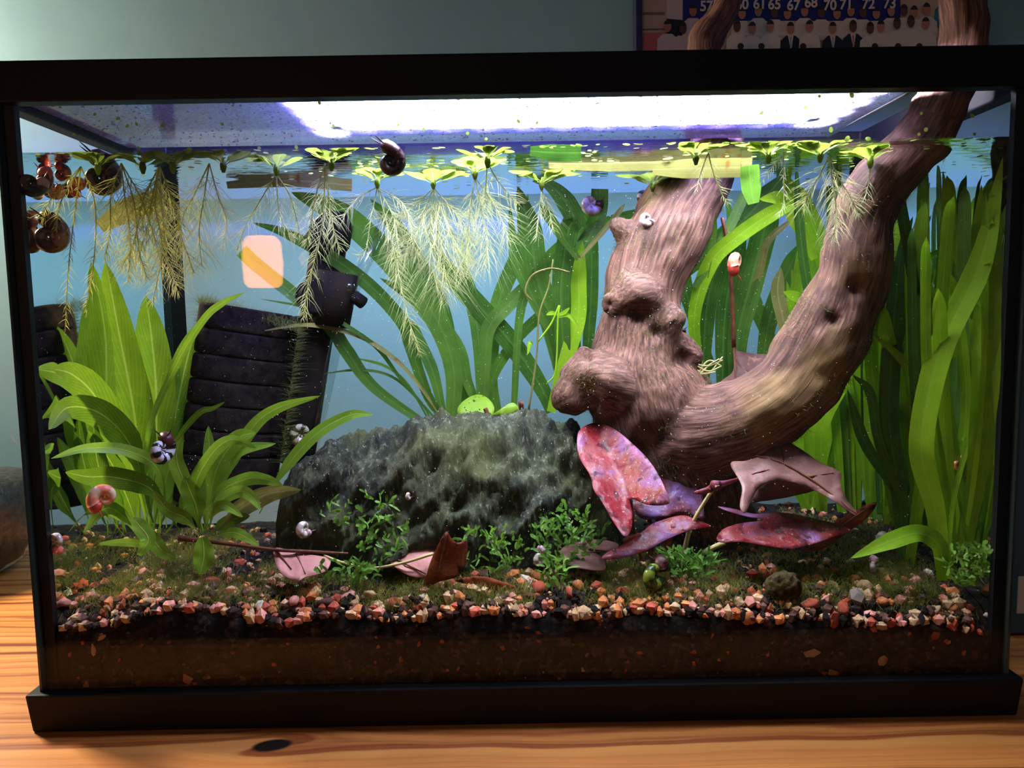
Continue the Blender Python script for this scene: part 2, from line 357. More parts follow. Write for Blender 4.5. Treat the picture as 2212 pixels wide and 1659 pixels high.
nx, ny = 150, 50; xs = np.linspace(-WI-.0003, WI+.0003, nx); ys = np.linspace(YF+.0012, YB-.0006, ny); b = MB(); vs = []; fs = []
for j in range(ny):
    for i in range(nx): vs.append((xs[i], ys[j], subz(xs[i], ys[j])))
for j in range(ny-1):
    for i in range(nx-1): a = j*nx+i; fs.append((a, a+1, a+nx+1, a+nx))
k = len(vs)
for i in range(nx): vs.append((xs[i], ys[0], .0088))
for i in range(nx-1): fs.append((k+i, k+i+1, i+1, i))
k2 = len(vs)
for i in range(nx): vs.append((xs[i], ys[-1], .0088))
for i in range(nx-1): a = (ny-1)*nx+i; fs.append((a, a+1, k2+i+1, k2+i))
b.add(vs, fs); so = b.build('soil', 'soil', gb); so['kind'] = 'stuff'
PEB = [('red_chip', srgb(188, 88, 60), srgb(140, 58, 40)), ('orange_chip', srgb(214, 138, 80), srgb(186, 104, 56)), ('pink_chip', srgb(216, 154, 136), srgb(186, 112, 96)),
       ('tan_chip', srgb(206, 176, 132), srgb(160, 120, 84)), ('grey_chip', srgb(150, 138, 122), srgb(92, 82, 74)), ('brown_chip', srgb(96, 58, 42), srgb(52, 30, 24)), ('white_chip', srgb(230, 222, 205), srgb(190, 178, 160))]
for nme, a, bb in PEB: M[nme] = simple(nme, a, .7, .3, col2=bb, scale=260, bump=.0006)
PM = []
for k in range(7):
    ms = []
    for q in range(3):
        bm = bmesh.new(); bmesh.ops.create_icosphere(bm, subdivisions=1 if q else 2, radius=1)
        for v in bm.verts:
            v.co *= 1+.34*noise.noise(v.co*1.3+Vector((k*5, q*9, 2))); v.co.z *= .62+.12*q; v.co.y *= .85
        me = bpy.data.meshes.new('pebble'); bm.to_mesh(me); bm.free(); me.materials.append(M[PEB[k][0]])
        if q == 0: me.polygons.foreach_set('use_smooth', [True]*len(me.polygons))
        ms.append(me)
    PM.append(ms)
def pebble(x, y, z, r, k, q):
    o = bpy.data.objects.new('pebble', PM[k][q]); COL.objects.link(o); o.parent = gb; o.location = (x, y, z)
    o.scale = (r*random.uniform(.8, 1.25), r*random.uniform(.7, 1.0), r*random.uniform(.8, 1.1))
    o.rotation_euler = (random.uniform(-.7, .7), random.uniform(-.7, .7), random.uniform(0, 6.28)); return o
KW = [0, 0, 0, 1, 1, 2, 2, 3, 3, 4, 5, 5, 6]
PC_ = 0
for k, (px, py, r, kk) in enumerate([(310, 1237, 22, 2), (300, 1262, 14, 1), (135, 1300, 22, 2), (205, 1268, 18, 0), (345, 1275, 14, 2), (560, 1308, 16, 6), (590, 1305, 16, 1), (530, 1310, 14, 1),
        (635, 1298, 20, 2), (675, 1288, 20, 1), (705, 1303, 22, 5), (800, 1285, 18, 3), (765, 1303, 14, 3), (770, 1315, 12, 0), (1160, 1243, 22, 1), (1130, 1235, 14, 3), (1165, 1270, 22, 0),
        (1250, 1265, 18, 1), (1290, 1268, 20, 0), (1230, 1280, 14, 0), (1365, 1310, 20, 1), (1410, 1308, 14, 1), (1290, 1325, 14, 0), (1450, 1312, 12, 0), (1620, 1300, 20, 2), (1640, 1310, 12, 0),
        (1580, 1330, 14, 6), (1605, 1355, 16, 0), (1632, 1360, 14, 0), (1750, 1305, 22, 0), (1785, 1295, 18, 2), (1820, 1313, 18, 0), (1780, 1335, 12, 0), (1850, 1288, 24, 4), (1905, 1298, 18, 1), (1775, 1262, 14, 1),
        (1870, 1265, 24, 3), (2020, 1318, 14, 3), (2055, 1312, 14, 1), (2095, 1312, 14, 0), (2135, 1330, 14, 6), (2095, 1338, 9, 6), (1990, 1290, 14, 4), (2030, 1300, 12, 1), (1955, 1252, 12, 0), (1140, 1310, 14, 3), (1100, 1320, 12, 1), (960, 1315, 14, 1), (870, 1305, 10, 1)]):
    y_ = .0105+r*.00017
    while y_ < .08 and P(px, py, y_).z-r*.00013 > subz(P(px, py, y_).x, y_): y_ += .001
    p = P(px, py, y_); pebble(p.x, y_, p.z, r*s(.014)*.9, kk, 0 if k % 3 else 1); PC_ += 1
while PC_ < 215:                                    # crest and top of the bed
    x = random.uniform(-.245, .245); y = YF+.004+abs(random.gauss(0, .022))
    if y > .10: continue
    r = random.choice((.0018, .0022, .0028, .0036, .0046)); pebble(x, y+r*.5, subz(x, y)+r*.25, r, random.choice(KW), random.randrange(3)); PC_ += 1
while PC_ < 300:                                    # chips pressed against the front pane
    x = random.uniform(-.245, .245); z = random.uniform(.018, .052)
    r = random.choice((.0018, .0024, .003, .004, .005))
    o = pebble(x, YF+.0024, z, r, random.choice([0, 0, 5, 5, 5, 3, 1]), random.randrange(3)); o.scale.z *= .5; o.rotation_euler = (1.57+random.uniform(-.2, .2), random.uniform(-3, 3), 0); PC_ += 1
# the rest of the gravel, too much to count
def blob_fill(n, fn, cols, name, parent):
    b = MB(); ico = bmesh.new(); bmesh.ops.create_icosphere(ico, subdivisions=1, radius=1); base = np.array([v.co[:] for v in ico.verts]); fc = [tuple(v.index for v in f.verts) for f in ico.faces]; ico.free()
    for i in range(n):
        x, y, z, r = fn(); sc = rng.uniform(.6, 1.2, 3)*r; vv = base*(1+rng.uniform(-.25, .25, (len(base), 1)))*sc
        b.add(vv+np.array((x, y, z)), fc, mi=random.choice(range(len(cols))))
    o = b.build(name, cols, parent, False); o['kind'] = 'stuff'; return o
def g1():
    x = random.uniform(-.247, .247); y = .0095+.168*random.random()**2.5; r = random.choice((.0009, .0012, .0016, .0022, .0030, .0036))*random.uniform(.8, 1.15)*(1 if y < .06 else .8); return x, y, subz(x, y)+r*.2, r
blob_fill(3400, g1, ['red_chip', 'brown_chip', 'tan_chip', 'orange_chip', 'brown_chip', 'soil', 'soil', 'pink_chip', 'tan_chip', 'soil'], 'gravel_fill', gb)
def g2(): r = random.uniform(.001, .0026); return random.uniform(-.247, .247), YF+.0016+r*.4, random.uniform(.011, .052), r
blob_fill(260, g2, ['brown_chip', 'brown_chip', 'red_chip'], 'buried_fill', gb)
# ================================================================== ROCK
def rockmat():
    mt, nt, out = newmat('algae_rock'); tc = N(nt, 'ShaderNodeTexCoord')
    mp = N(nt, 'ShaderNodeMapping', {'Vector': tc.outputs['Object'], 'Rotation': (0, .75, 0), 'Scale': (1, 1, .35)})
    n1 = N(nt, 'ShaderNodeTexNoise', {'Vector': mp.outputs[0], 'Scale': 105, 'Detail': 8, 'Roughness': .78})
    n2 = N(nt, 'ShaderNodeTexNoise', {'Vector': tc.outputs['Object'], 'Scale': 16, 'Detail': 3})
    n3 = N(nt, 'ShaderNodeTexNoise', {'Vector': mp.outputs[0], 'Scale': 420, 'Detail': 3})
    base = ramp(nt, n1.outputs[0], [(.35, (.018, .020, .018)), (.50, (.05, .058, .036)), (.62, (.14, .16, .095)), (.75, (.30, .32, .21))])
    gr = ramp(nt, n2.outputs[0], [(.45, (0, 0, 0)), (.66, (.75, .75, .75))])
    m1 = N(nt, 'ShaderNodeMixRGB', {'Fac': gr, 'Color1': base, 'Color2': c4((.13, .15, .045))})
    sp = ramp(nt, n3.outputs[0], [(.62, (0, 0, 0)), (.70, (.5, .5, .5))])
    m2 = N(nt, 'ShaderNodeMixRGB', {'Fac': sp, 'Color1': m1.outputs[0], 'Color2': c4((.38, .40, .30))})
    bp = N(nt, 'ShaderNodeBump', {'Strength': 1.0, 'Distance': .0045, 'Height': n1.outputs[0]})
    b = N(nt, 'ShaderNodeBsdfPrincipled', {'Base Color': m2.outputs[0], 'Roughness': .8, 'Specular IOR Level': .25, 'Normal': bp.outputs[0]})
    nt.links.new(b.outputs[0], out.inputs[0]); return mt
M['rock'] = rockmat()
RT = [(598, 1120), (615, 1040), (640, 1000), (690, 968), (760, 950), (830, 930), (900, 908), (960, 902), (1050, 898), (1140, 898), (1210, 906), (1262, 922), (1300, 960), (1322, 1020), (1332, 1100), (1338, 1150)]
YR = .100
def make_rock():
    tp = [P(a, c, YR) for a, c in RT]; tx = [p.x for p in tp]; tz = [p.z for p in tp]
    nu, nv = 330, 170; vs = []; fs = []
    for i in range(nu):
        t = .5-.5*math.cos(math.pi*i/(nu-1)); x = tx[0]+(tx[-1]-tx[0])*t
        e = math.sin(math.pi*min(max(t, .002), .998)); hd = .060*e**.5
        zt = float(np.interp(x, tx, tz)); zb = .045
        for j in range(nv):
            a = 2*math.pi*j/nv; ca, sa = math.cos(a), math.sin(a)
            ex = .9
            y = YR + hd*math.copysign(abs(ca)**ex, ca); zc = .056; z = zc + (zt-zc)*abs(sa)**.85 if sa > 0 else zc - .012*abs(sa)
            p = Vector((x, y, z)); nrm = Vector((0, ca, sa))
            # slanting ledges and pits
            q = Vector((x*.74+z*.67, y, -x*.67+z*.74))
            d = .0075*noise.fractal(Vector((q.x*34, q.y*34, q.z*80)), .9, 2.1, 5) + .0060*noise.ridged_multi_fractal(Vector((q.x*26, q.y*30, q.z*60)), .9, 2.1, 4, 1, 2)-.007 + .0022*noise.fractal(Vector((q.x*110, q.y*110, q.z*260)), .8, 2.1, 3)
            vs.append(p+nrm*d*min(1, e*3))
    for i in range(nu-1):
        for j in range(nv): j2 = (j+1) % nv; fs.append((i*nv+j, (i+1)*nv+j, (i+1)*nv+j2, i*nv+j2))
    fs += [tuple(range(nv)), tuple((nu-1)*nv+j for j in range(nv-1, -1, -1))]
    return MB().add(vs, fs).build('rock', 'rock')
rk = make_rock(); tag(rk, 'large dark craggy rock dusted with green algae lying mid-tank', 'rock')
# ================================================================== DRIFTWOOD
def woodmat():
    mt, nt, out = newmat('driftwood'); at = N(nt, 'ShaderNodeAttribute', attribute_name='grain'); tc = N(nt, 'ShaderNodeTexCoord')
    mp = N(nt, 'ShaderNodeMapping', {'Vector': at.outputs['Vector'], 'Scale': (620, 620, 38)})
    n1 = N(nt, 'ShaderNodeTexNoise', {'Vector': mp.outputs[0], 'Scale': 1, 'Detail': 5, 'Roughness': .62, 'Distortion': .25})
    n2 = N(nt, 'ShaderNodeTexNoise', {'Vector': tc.outputs['Object'], 'Scale': 26, 'Detail': 4, 'Roughness': .6})
    n3 = N(nt, 'ShaderNodeTexNoise', {'Vector': tc.outputs['Object'], 'Scale': 13, 'Detail': 3})
    f = math_(nt, 'ADD', math_(nt, 'MULTIPLY', n1.outputs[0], .72), math_(nt, 'MULTIPLY', n2.outputs[0], .32))
    col = ramp(nt, f, [(.34, srgb(40, 26, 23)), (.46, srgb(80, 54, 45)), (.56, srgb(112, 80, 67)), (.70, srgb(150, 112, 96))])
    al = ramp(nt, n3.outputs[0], [(.52, (0, 0, 0)), (.68, (.55, .55, .55))])
    m1 = N(nt, 'ShaderNodeMixRGB', {'Fac': al, 'Color1': col, 'Color2': c4(srgb(150, 128, 66))})
    bp = N(nt, 'ShaderNodeBump', {'Strength': .6, 'Distance': .0006, 'Height': n1.outputs[0]})
    b = N(nt, 'ShaderNodeBsdfPrincipled', {'Base Color': m1.outputs[0], 'Roughness': .75, 'Specular IOR Level': .25, 'Normal': bp.outputs[0]})
    nt.links.new(b.outputs[0], out.inputs[0]); return mt
M['wood'] = woodmat()
# (px, py, Y, radius px)
WT = [  # main trunk, leaning back and leaving over the rear
 [(1545, 1180, .105, 78), (1500, 1060, .105, 110), (1450, 960, .105, 130), (1405, 880, .105, 135), (1380, 780, .106, 108), (1383, 690, .108, 84), (1400, 600, .112, 84), (1432, 520, .118, 88), (1475, 440, .126, 80), (1520, 380, .136, 68)],
 # right branch
 [(1450, 930, .095, 110), (1530, 930, .085, 100), (1620, 905, .078, 92), (1700, 850, .075, 90), (1760, 770, .074, 92), (1808, 690, .072, 86), (1838, 600, .069, 76), (1855, 500, .065, 68), (1890, 420, .060, 64), (1945, 350, .053, 62), (1998, 292, .045, 58), (2032, 238, .037, 50)],
 # stub to the left, low
 [(1400, 860, .10, 90), (1330, 840, .095, 90), (1270, 830, .092, 72), (1240, 850, .09, 50)],
 [(1300, 830, .095, 46), (1268, 785, .092, 30), (1262, 768, .092, 20)],
 # broken stub upper left
 [(1420, 540, .115, 60), (1365, 510, .112, 36), (1335, 488, .110, 20)],
 # knobs
 [(1450, 760, .10, 50), (1488, 772, .096, 30)], [(1380, 640, .095, 60), (1325, 655, .092, 26)], [(1420, 720, .095, 50), (1450, 690, .09, 30)],
 # foot sweeping down right
 [(1480, 1000, .10, 105), (1540, 1060, .10, 70), (1590, 1120, .10, 44)],
]
WA = [  # parts above the rim, leaving the open back
 [(1520, 380, .136, 66), (1560, 300, .150, 60), (1590, 200, .158, 54)],
]
def chain(defs, zmax=None):
    out = []
    for ch in defs:
        pts = [P(a, b_, c) for a, b_, c, r in ch]; rr = [r*s(c) for a, b_, c, r in ch]; n = 6*len(ch)
        cp = catmull(pts, n); cr = np.interp(np.linspace(0, len(ch)-1, n), range(len(ch)), rr); out.append((cp, list(cr)))
    return out
def make_wood():
    chains = chain(WT)
    # continuations above the waterline, given in world space so that they clear the rim and the light
    a0 = chains[0][0][-1]; 
    chains.append((catmull([a0, P(1545, 330, .148), P(1560, 250, .168), P(1535, 160, .197), P(1520, 108, .203), P(1545, 60, .206), P(1572, 10, .206), P(1578, -60, .206), P(1560, -150, .21), P(1590, -230, .215)], 48),
                   list(np.interp(np.linspace(0, 1, 48), [0, .22, .4, .5, .62, .8, 1], [66*s(.14), 46*s(.15), 36*s(.17), 34*s(.2), 31*s(.2), 24*s(.2), 6*s(.2)]))))
    b0 = chains[1][0][-1]
    chains.append((catmull([b0, P(2056, 185, .029), P(2076, 130, .026), P(2084, 70, .027), P(2080, 0, .03), P(2064, -80, .034), P(2070, -170, .04), P(2046, -260, .046)], 44),
                   list(np.interp(np.linspace(0, 1, 44), [0, .2, .4, .6, .8, 1], [50*s(.037), 46*s(.028), 48*s(.027), 48*s(.03), 30*s(.03), 8*s(.03)]))))
    bmx = MB()
    for cp, cr in chains: bmx.tube(cp, cr, 16)
    for cp, cr in chains:
        for q in (0, -1):
            bm = bmesh.new(); bmesh.ops.create_uvsphere(bm, u_segments=14, v_segments=9, radius=cr[q]*.985); vv = [v.co+cp[q] for v in bm.verts]
            bmx.add(vv, [tuple(v.index for v in f.verts) for f in bm.faces]); bm.free()
    o = bmx.build('tmp', 'wood'); md = o.modifiers.new('r', 'REMESH'); md.mode = 'VOXEL'; md.voxel_size = .0019
    sm = o.modifiers.new('s', 'SMOOTH'); sm.factor = .6; sm.iterations = 6
    dg = bpy.context.evaluated_depsgraph_get(); me = bpy.data.meshes.new_from_object(o.evaluated_get(dg)); bpy.data.objects.remove(o)
    nv = len(me.vertices); co = np.empty(nv*3, np.float32); me.vertices.foreach_get('co', co); co = co.reshape(-1, 3)
    C = []; T = []; Sx = []; A = []; off = 0
    for cp, cr in chains:
        ref = None; acc = off
        for i, p in enumerate(cp):
            t = (cp[min(i+1, len(cp)-1)]-cp[max(i-1, 0)]).normalized(); ref = t.orthogonal().normalized() if ref is None else (ref-t*ref.dot(t)).normalized()
            if i: acc += (p-cp[i-1]).length
            C.append(p[:]); T.append(t[:]); A.append(ref[:]); Sx.append(acc)
        off += 1.37
    C = np.array(C); T = np.array(T); A = np.array(A); Sx = np.array(Sx); R_ = np.concatenate([np.array(cr) for cp, cr in chains])
    idx = np.empty(nv, np.int64)
    for k in range(0, nv, 4000):
        d = np.linalg.norm(co[k:k+4000, None]-C[None], axis=2)-R_[None]; idx[k:k+4000] = d.argmin(1)
    rel = co-C[idx]; B = np.cross(T[idx], A[idx]); g = np.stack([(rel*A[idx]).sum(1), (rel*B).sum(1), Sx[idx]+(rel*T[idx]).sum(1)], 1)
    rn = np.linalg.norm(rel-T[idx]*(rel*T[idx]).sum(1)[:, None], axis=1)+1e-6
    ang = np.stack([g[:, 0]/rn, g[:, 1]/rn], 1)
    nr = np.empty(nv*3, np.float32); me.vertices.foreach_get('normal', nr); nr = nr.reshape(-1, 3)
    dsp = np.empty(nv)
    for i in range(nv):
        p = Vector(co[i]); a = ang[i]*.012
        dsp[i] = .0034*noise.fractal(p*32, 1, 2, 3) + .0009*noise.fractal(Vector((a[0]*260, a[1]*260, g[i, 2]*30)), 1, 2.1, 4)
    # dark hollows where side shoots broke off
    for hx, hy, hY, hr in ((1377, 678, .08, 20), (1312, 660, .085, 16), (1475, 775, .08, 20), (1270, 770, .07, 10), (1420, 715, .08, 16), (1405, 945, .06, 22), (1800, 690, .06, 12), (1850, 620, .07, 16)):
        v = ray(hx, hy).normalized(); q = co-np.array(CAM); al = q@np.array(v); dist = np.linalg.norm(q-al[:, None]*np.array(v), axis=1)/s(.09)
        front = (nr@np.array(v)) < -.1; dsp -= np.where(front, .006*np.exp(-(dist/hr)**2), 0)
    co = co+nr*dsp[:, None]; me.vertices.foreach_set('co', co.astype(np.float32).ravel())
    at = me.attributes.new('grain', 'FLOAT_VECTOR', 'POINT'); at.data.foreach_set('vector', g.astype(np.float32).ravel())
    me.polygons.foreach_set('use_smooth', [True]*len(me.polygons)); me.materials.clear(); me.materials.append(M['wood'])
    o = bpy.data.objects.new('driftwood', me); me.name = 'driftwood'; COL.objects.link(o); return o
dw = make_wood(); tag(dw, 'forked pinkish brown driftwood with one branch curving up through the surface', 'driftwood')
# ================================================================== PLANT MATERIALS
GRN = dict(sword=leafmat('sword_leaf', srgb(84, 126, 18), srgb(130, 170, 38), srgb(176, 200, 90), 'lance'),
    sword_y=leafmat('sword_leaf_young', srgb(120, 165, 40), srgb(150, 200, 60), srgb(190, 220, 110), 'lance'),
    val_d=leafmat('vallisneria_dark', srgb(52, 96, 30), srgb(98, 142, 46), srgb(110, 150, 66), 'strap'),  # green darkened so shade on the middle leaves sits in the colour
    val_b=leafmat('vallisneria_bright', srgb(116, 168, 14), srgb(168, 212, 40), srgb(160, 206, 70), 'strap'),
    val_y=leafmat('vallisneria_yellowing', srgb(118, 112, 50), srgb(150, 152, 84), srgb(180, 178, 120), 'strap', spots=(srgb(130, 84, 30), 40, .6)),
    frog=leafmat('frogbit_leaf', srgb(120, 146, 40), srgb(164, 190, 66), srgb(190, 210, 110), 'lance', .6),
    duck=leafmat('duckweed_leaf', srgb(150, 180, 60), srgb(190, 205, 110), srgb(200, 215, 130), 'net'),
    lotus=leafmat('red_lotus_leaf', srgb(128, 36, 50), srgb(160, 92, 136), srgb(214, 120, 140), 'net', .3, (srgb(74, 20, 36), 130, .55), .35, .0012),
    lotus_v=leafmat('violet_lotus_leaf', srgb(150, 84, 104), srgb(160, 118, 180), srgb(206, 150, 190), 'net', .3, (srgb(92, 50, 90), 90, .60), .35, .0012),
    lotus_g=leafmat('green_lotus_leaf', srgb(130, 176, 30), srgb(160, 200, 60), srgb(190, 220, 100), 'net', .45, (srgb(30, 30, 10), 160, .60)),
    litter=leafmat('dead_leaf', srgb(122, 82, 70), srgb(160, 114, 96), srgb(96, 60, 50), 'net', .25, (srgb(92, 60, 48), 120, .62), .5, .0008),
    litter_o=leafmat('orange_dead_leaf', srgb(120, 56, 28), srgb(172, 88, 44), srgb(190, 110, 60), 'net', .4, (srgb(52, 22, 12), 150, .58), .5, .0008),
    litter_p=leafmat('pink_dead_leaf', srgb(196, 132, 122), srgb(214, 156, 146), srgb(170, 100, 90), 'net', .25, (srgb(150, 96, 84), 120, .62), .5, .0008),
    wort=leafmat('liverwort', srgb(74, 128, 44), srgb(140, 186, 70), srgb(160, 200, 90), 'net'))
def lotusmat(name, red, mid, violet, dark):
    mt, nt, out = newmat(name); tc = N(nt, 'ShaderNodeTexCoord')
    n1 = N(nt, 'ShaderNodeTexNoise', {'Vector': tc.outputs['Object'], 'Scale': 42, 'Detail': 4, 'Roughness': .6})
    col = ramp(nt, n1.outputs[0], [(.40, red), (.50, mid), (.62, violet)])
    mp = N(nt, 'ShaderNodeMapping', {'Vector': tc.outputs['Object'], 'Rotation': (0, .5, 0), 'Scale': (1, 1, .45)})
    n2 = N(nt, 'ShaderNodeTexNoise', {'Vector': mp.outputs[0], 'Scale': 150, 'Detail': 2, 'Roughness': .5})
    m1 = N(nt, 'ShaderNodeMixRGB', {'Fac': ramp(nt, n2.outputs[0], [(.60, (0, 0, 0)), (.66, (.8, .8, .8))]), 'Color1': col, 'Color2': c4(dark)})
    n3 = N(nt, 'ShaderNodeTexNoise', {'Vector': tc.outputs['Object'], 'Scale': 800, 'Detail': 1})
    m2 = N(nt, 'ShaderNodeMixRGB', {'Fac': ramp(nt, n3.outputs[0], [(.70, (0, 0, 0)), (.73, (.7, .7, .7))]), 'Color1': m1.outputs[0], 'Color2': (.75, .65, .62, 1)})
    n4 = N(nt, 'ShaderNodeTexNoise', {'Vector': tc.outputs['Object'], 'Scale': 190, 'Detail': 3})
    bp = N(nt, 'ShaderNodeBump', {'Strength': .8, 'Distance': .0015, 'Height': n4.outputs[0]})
    d = N(nt, 'ShaderNodeBsdfPrincipled', {'Base Color': m2.outputs[0], 'Roughness': .4, 'Specular IOR Level': .4, 'Normal': bp.outputs[0]})
    t = N(nt, 'ShaderNodeBsdfTranslucent', {'Color': m2.outputs[0]}); mx = N(nt, 'ShaderNodeMixShader', {0: .3, 1: d.outputs[0], 2: t.outputs[0]})
    nt.links.new(mx.outputs[0], out.inputs[0]); return mt
GRN['lotus'] = lotusmat('red_lotus_leaf', srgb(140, 30, 38), srgb(150, 72, 72), srgb(150, 96, 150), srgb(58, 16, 30))
GRN['lotus_v'] = lotusmat('violet_lotus_leaf', srgb(140, 66, 74), srgb(140, 90, 120), srgb(140, 108, 180), srgb(80, 40, 70))
GRN['litter'] = leafmat('dead_leaf', srgb(112, 76, 68), srgb(156, 112, 104), srgb(104, 66, 58), 'net', .25, (srgb(170, 124, 104), 60, .60), .4, .0012)
M.update({'g_'+k: v for k, v in GRN.items()})
M['stem_pale'] = simple('pale_stem', srgb(196, 186, 128), .5, .3)
M['stem_brown'] = simple('brown_stem', srgb(120, 70, 44), .6, .3, col2=srgb(84, 46, 30), scale=120)
M['stem_red'] = simple('red_stem', srgb(150, 62, 60), .5, .3)
M['root'] = leafmat('feather_root', srgb(196, 204, 120), srgb(232, 236, 190), srgb(220, 224, 160), 'none', .5)
M['root_y'] = leafmat('yellow_root', srgb(205, 205, 112), srgb(235, 232, 165), srgb(206, 200, 110), 'none', .5)
# ================================================================== STRAP AND LANCE LEAVES
def prof(kind, n):
    v = np.linspace(0, 1, n)
    if kind == 'strap': return np.minimum(1, .55+1.2*v)*np.minimum(1, (np.maximum(1-v, .0)/.24)**.75+.03)
    if kind == 'cut': return np.minimum(1, .55+1.2*v)
    if kind == 'lance': return np.maximum(np.where(v < .3, .10+.9*(v/.3)**2.2, 1)*np.power(np.maximum(np.sin(math.pi*np.clip((v-.02)/.98, 0, 1)**.9), 0), .62)*np.where(v > .3, 1, 1), .09)*np.where(v > .985, .2, 1)
    if kind == 'oval': return np.power(np.maximum(np.sin(math.pi*(.04+.94*v)), .02), .6)
def leaf(parent, path, wpx, Y, mat, kind='strap', twist=0, fold=.12, wave=.02, name='leaf', n=None, K=4):
    """path: [(px,py[,Y])...] from base to tip"""
    Ys = [p[2] if len(p) > 2 else None for p in path]
    if Ys[0] is None: Ys[0] = Y
    if Ys[-1] is None: Ys[-1] = Y
    kn = [i for i, y in enumerate(Ys) if y is not None]; Ys = np.interp(range(len(path)), kn, [Ys[i] for i in kn])
    pts = [PC(p[0], p[1], y) for p, y in zip(path, Ys)]
    n = n or max(14, 5*len(path)); cp = catmull(pts, n)
    for p in cp:
        p.z = min(p.z, ZW-.0006); p.y = min(max(p.y, YF+.002), YB-.002); p.x = min(max(p.x, -WI+.001), WI-.001)
    w = prof(kind, n)*np.array([wpx*s(p.y) for p in cp])/max(.35, math.cos(twist if not hasattr(twist, '__len__') else 0))
    return MB().ribbon(cp, list(w), twist, fold, wave, K, random.uniform(0, 6)).build(name, mat, parent)
# ---- big sword plant on the left
sw = empty('sword_plant', 'big broad-leaved green sword plant rooted at the left side', 'plant')
for path, wpx, y, k in [
    ([(300, 1150, .098), (298, 1000), (285, 880), (255, 720), (228, 566, .085)], 84, .095, 'sword'),
    ([(322, 1140, .10), (334, 980), (335, 840), (326, 730), (315, 640, .10)], 80, .1, 'sword'),
    ([(340, 1130, .105), (362, 980), (385, 860), (405, 770), (428, 700, .11)], 66, .105, 'sword'),
    ([(310, 1140, .11), (318, 960), (308, 820), (300, 700, .12)], 50, .11, 'sword'),
    ([(318, 1130, .095), (275, 980), (210, 860), (160, 810), (114, 796, .03)], 66, .08, 'sword'),
    ([(330, 1130, .09), (290, 980), (225, 900), (150, 880), (74, 936, .02)], 62, .06, 'sword'),
    ([(360, 1140, .085), (345, 1020), (280, 975), (190, 968), (106, 992, .02)], 26, .05, 'sword_y'),
    ([(390, 1150, .08), (330, 1060), (250, 1032), (190, 1030), (141, 1020, .022)], 46, .05, 'sword'),
    ([(300, 1150, .10), (276, 1080), (240, 1000), (190, 930, .06)], 44, .09, 'sword'),
    ([(340, 1150, .10), (378, 1060), (400, 980), (398, 900, .11)], 50, .1, 'sword'),
    ([(330, 1150, .10), (310, 1060), (280, 980), (250, 900, .12)], 46, .1, 'sword'),
    ([(345, 1150, .09), (352, 1060), (372, 990), (390, 940, .09)], 40, .09, 'sword_y'),
    ([(360, 1150, .09), (410, 1080), (445, 1010), (470, 950, .1)], 46, .1, 'sword'),
    ([(310, 1160, .09), (260, 1110), (225, 1100), (180, 1150, .05)], 30, .07, 'sword'),
    ([(300, 1160, .11), (240, 1080), (210, 1000), (200, 900, .13)], 48, .12, 'sword'),
    ([(330, 1160, .115), (345, 1020), (352, 900), (350, 780, .13)], 60, .12, 'sword')]:
    leaf(sw, path, wpx, y, 'g_'+k, 'lance', random.uniform(-.35, .35), .18, .03, n=26, K=6)
leaf(sw, [(312, 990, .075), (330, 900), (385, 780), (440, 690), (480, 655), (528, 632, .09)], 15, .08, 'g_sword', 'strap', .2)
leaf(sw, [(350, 1010, .07), (385, 945), (430, 892), (460, 882), (486, 868, .07)], 13, .07, 'g_sword', 'lance')
# ---- smaller sword plant beside it
s2 = empty('sword_plant', 'smaller bright green sword plant with arching leaves beside the filter', 'plant')
for path, wpx, y, k in [
    ([(440, 1150, .06), (420, 1060), (455, 985), (500, 950), (555, 968, .05)], 28, .06, 'sword_y'),
    ([(445, 1150, .062), (470, 1030), (515, 975), (596, 958, .07)], 30, .06, 'sword_y'),
    ([(442, 1150, .06), (465, 1020), (510, 950), (552, 934, .07)], 42, .06, 'sword'),
    ([(450, 1150, .055), (470, 1070), (530, 1036), (575, 1036), (612, 1050, .05)], 30, .055, 'sword_y'),
    ([(450, 1150, .05), (470, 1090), (515, 1062), (545, 1075), (562, 1102, .04)], 28, .05, 'sword_y'),
    ([(440, 1150, .05), (450, 1110), (485, 1092), (525, 1117, .042)], 26, .05, 'sword_y'),
    ([(450, 1155, .06), (480, 1135), (510, 1120), (540, 1114, .05)], 30, .06, 'sword'),
    ([(430, 1155, .055), (425, 1100), (410, 1060), (398, 1030, .05)], 42, .05, 'sword'),
    ([(455, 1155, .055), (520, 1100), (580, 1068), (650, 1058, .05)], 42, .05, 'val_y'),
    ([(450, 1140, .075), (490, 1020), (545, 925), (600, 882), (692, 855, .08)], 28, .08, 'sword_y'),
    ([(560, 1110, .075), (610, 1020), (680, 940), (755, 897), (806, 896, .08)], 27, .08, 'sword_y'),
    ([(435, 1155, .05), (400, 1120), (360, 1100), (330, 1060, .05)], 30, .05, 'sword'),
    ([(440, 1155, .07), (448, 1060), (452, 980), (450, 920, .08)], 30, .07, 'sword'),
    ([(440, 1155, .07), (405, 1060), (380, 990), (395, 930, .08)], 34, .07, 'sword'),
    ([(445, 1160, .05), (500, 1150), (530, 1160), (560, 1180, .04)], 24, .05, 'sword')]:
    leaf(s2, path, wpx, y, 'g_'+k, 'lance', random.uniform(-.4, .4), .15, .04, n=24, K=6)
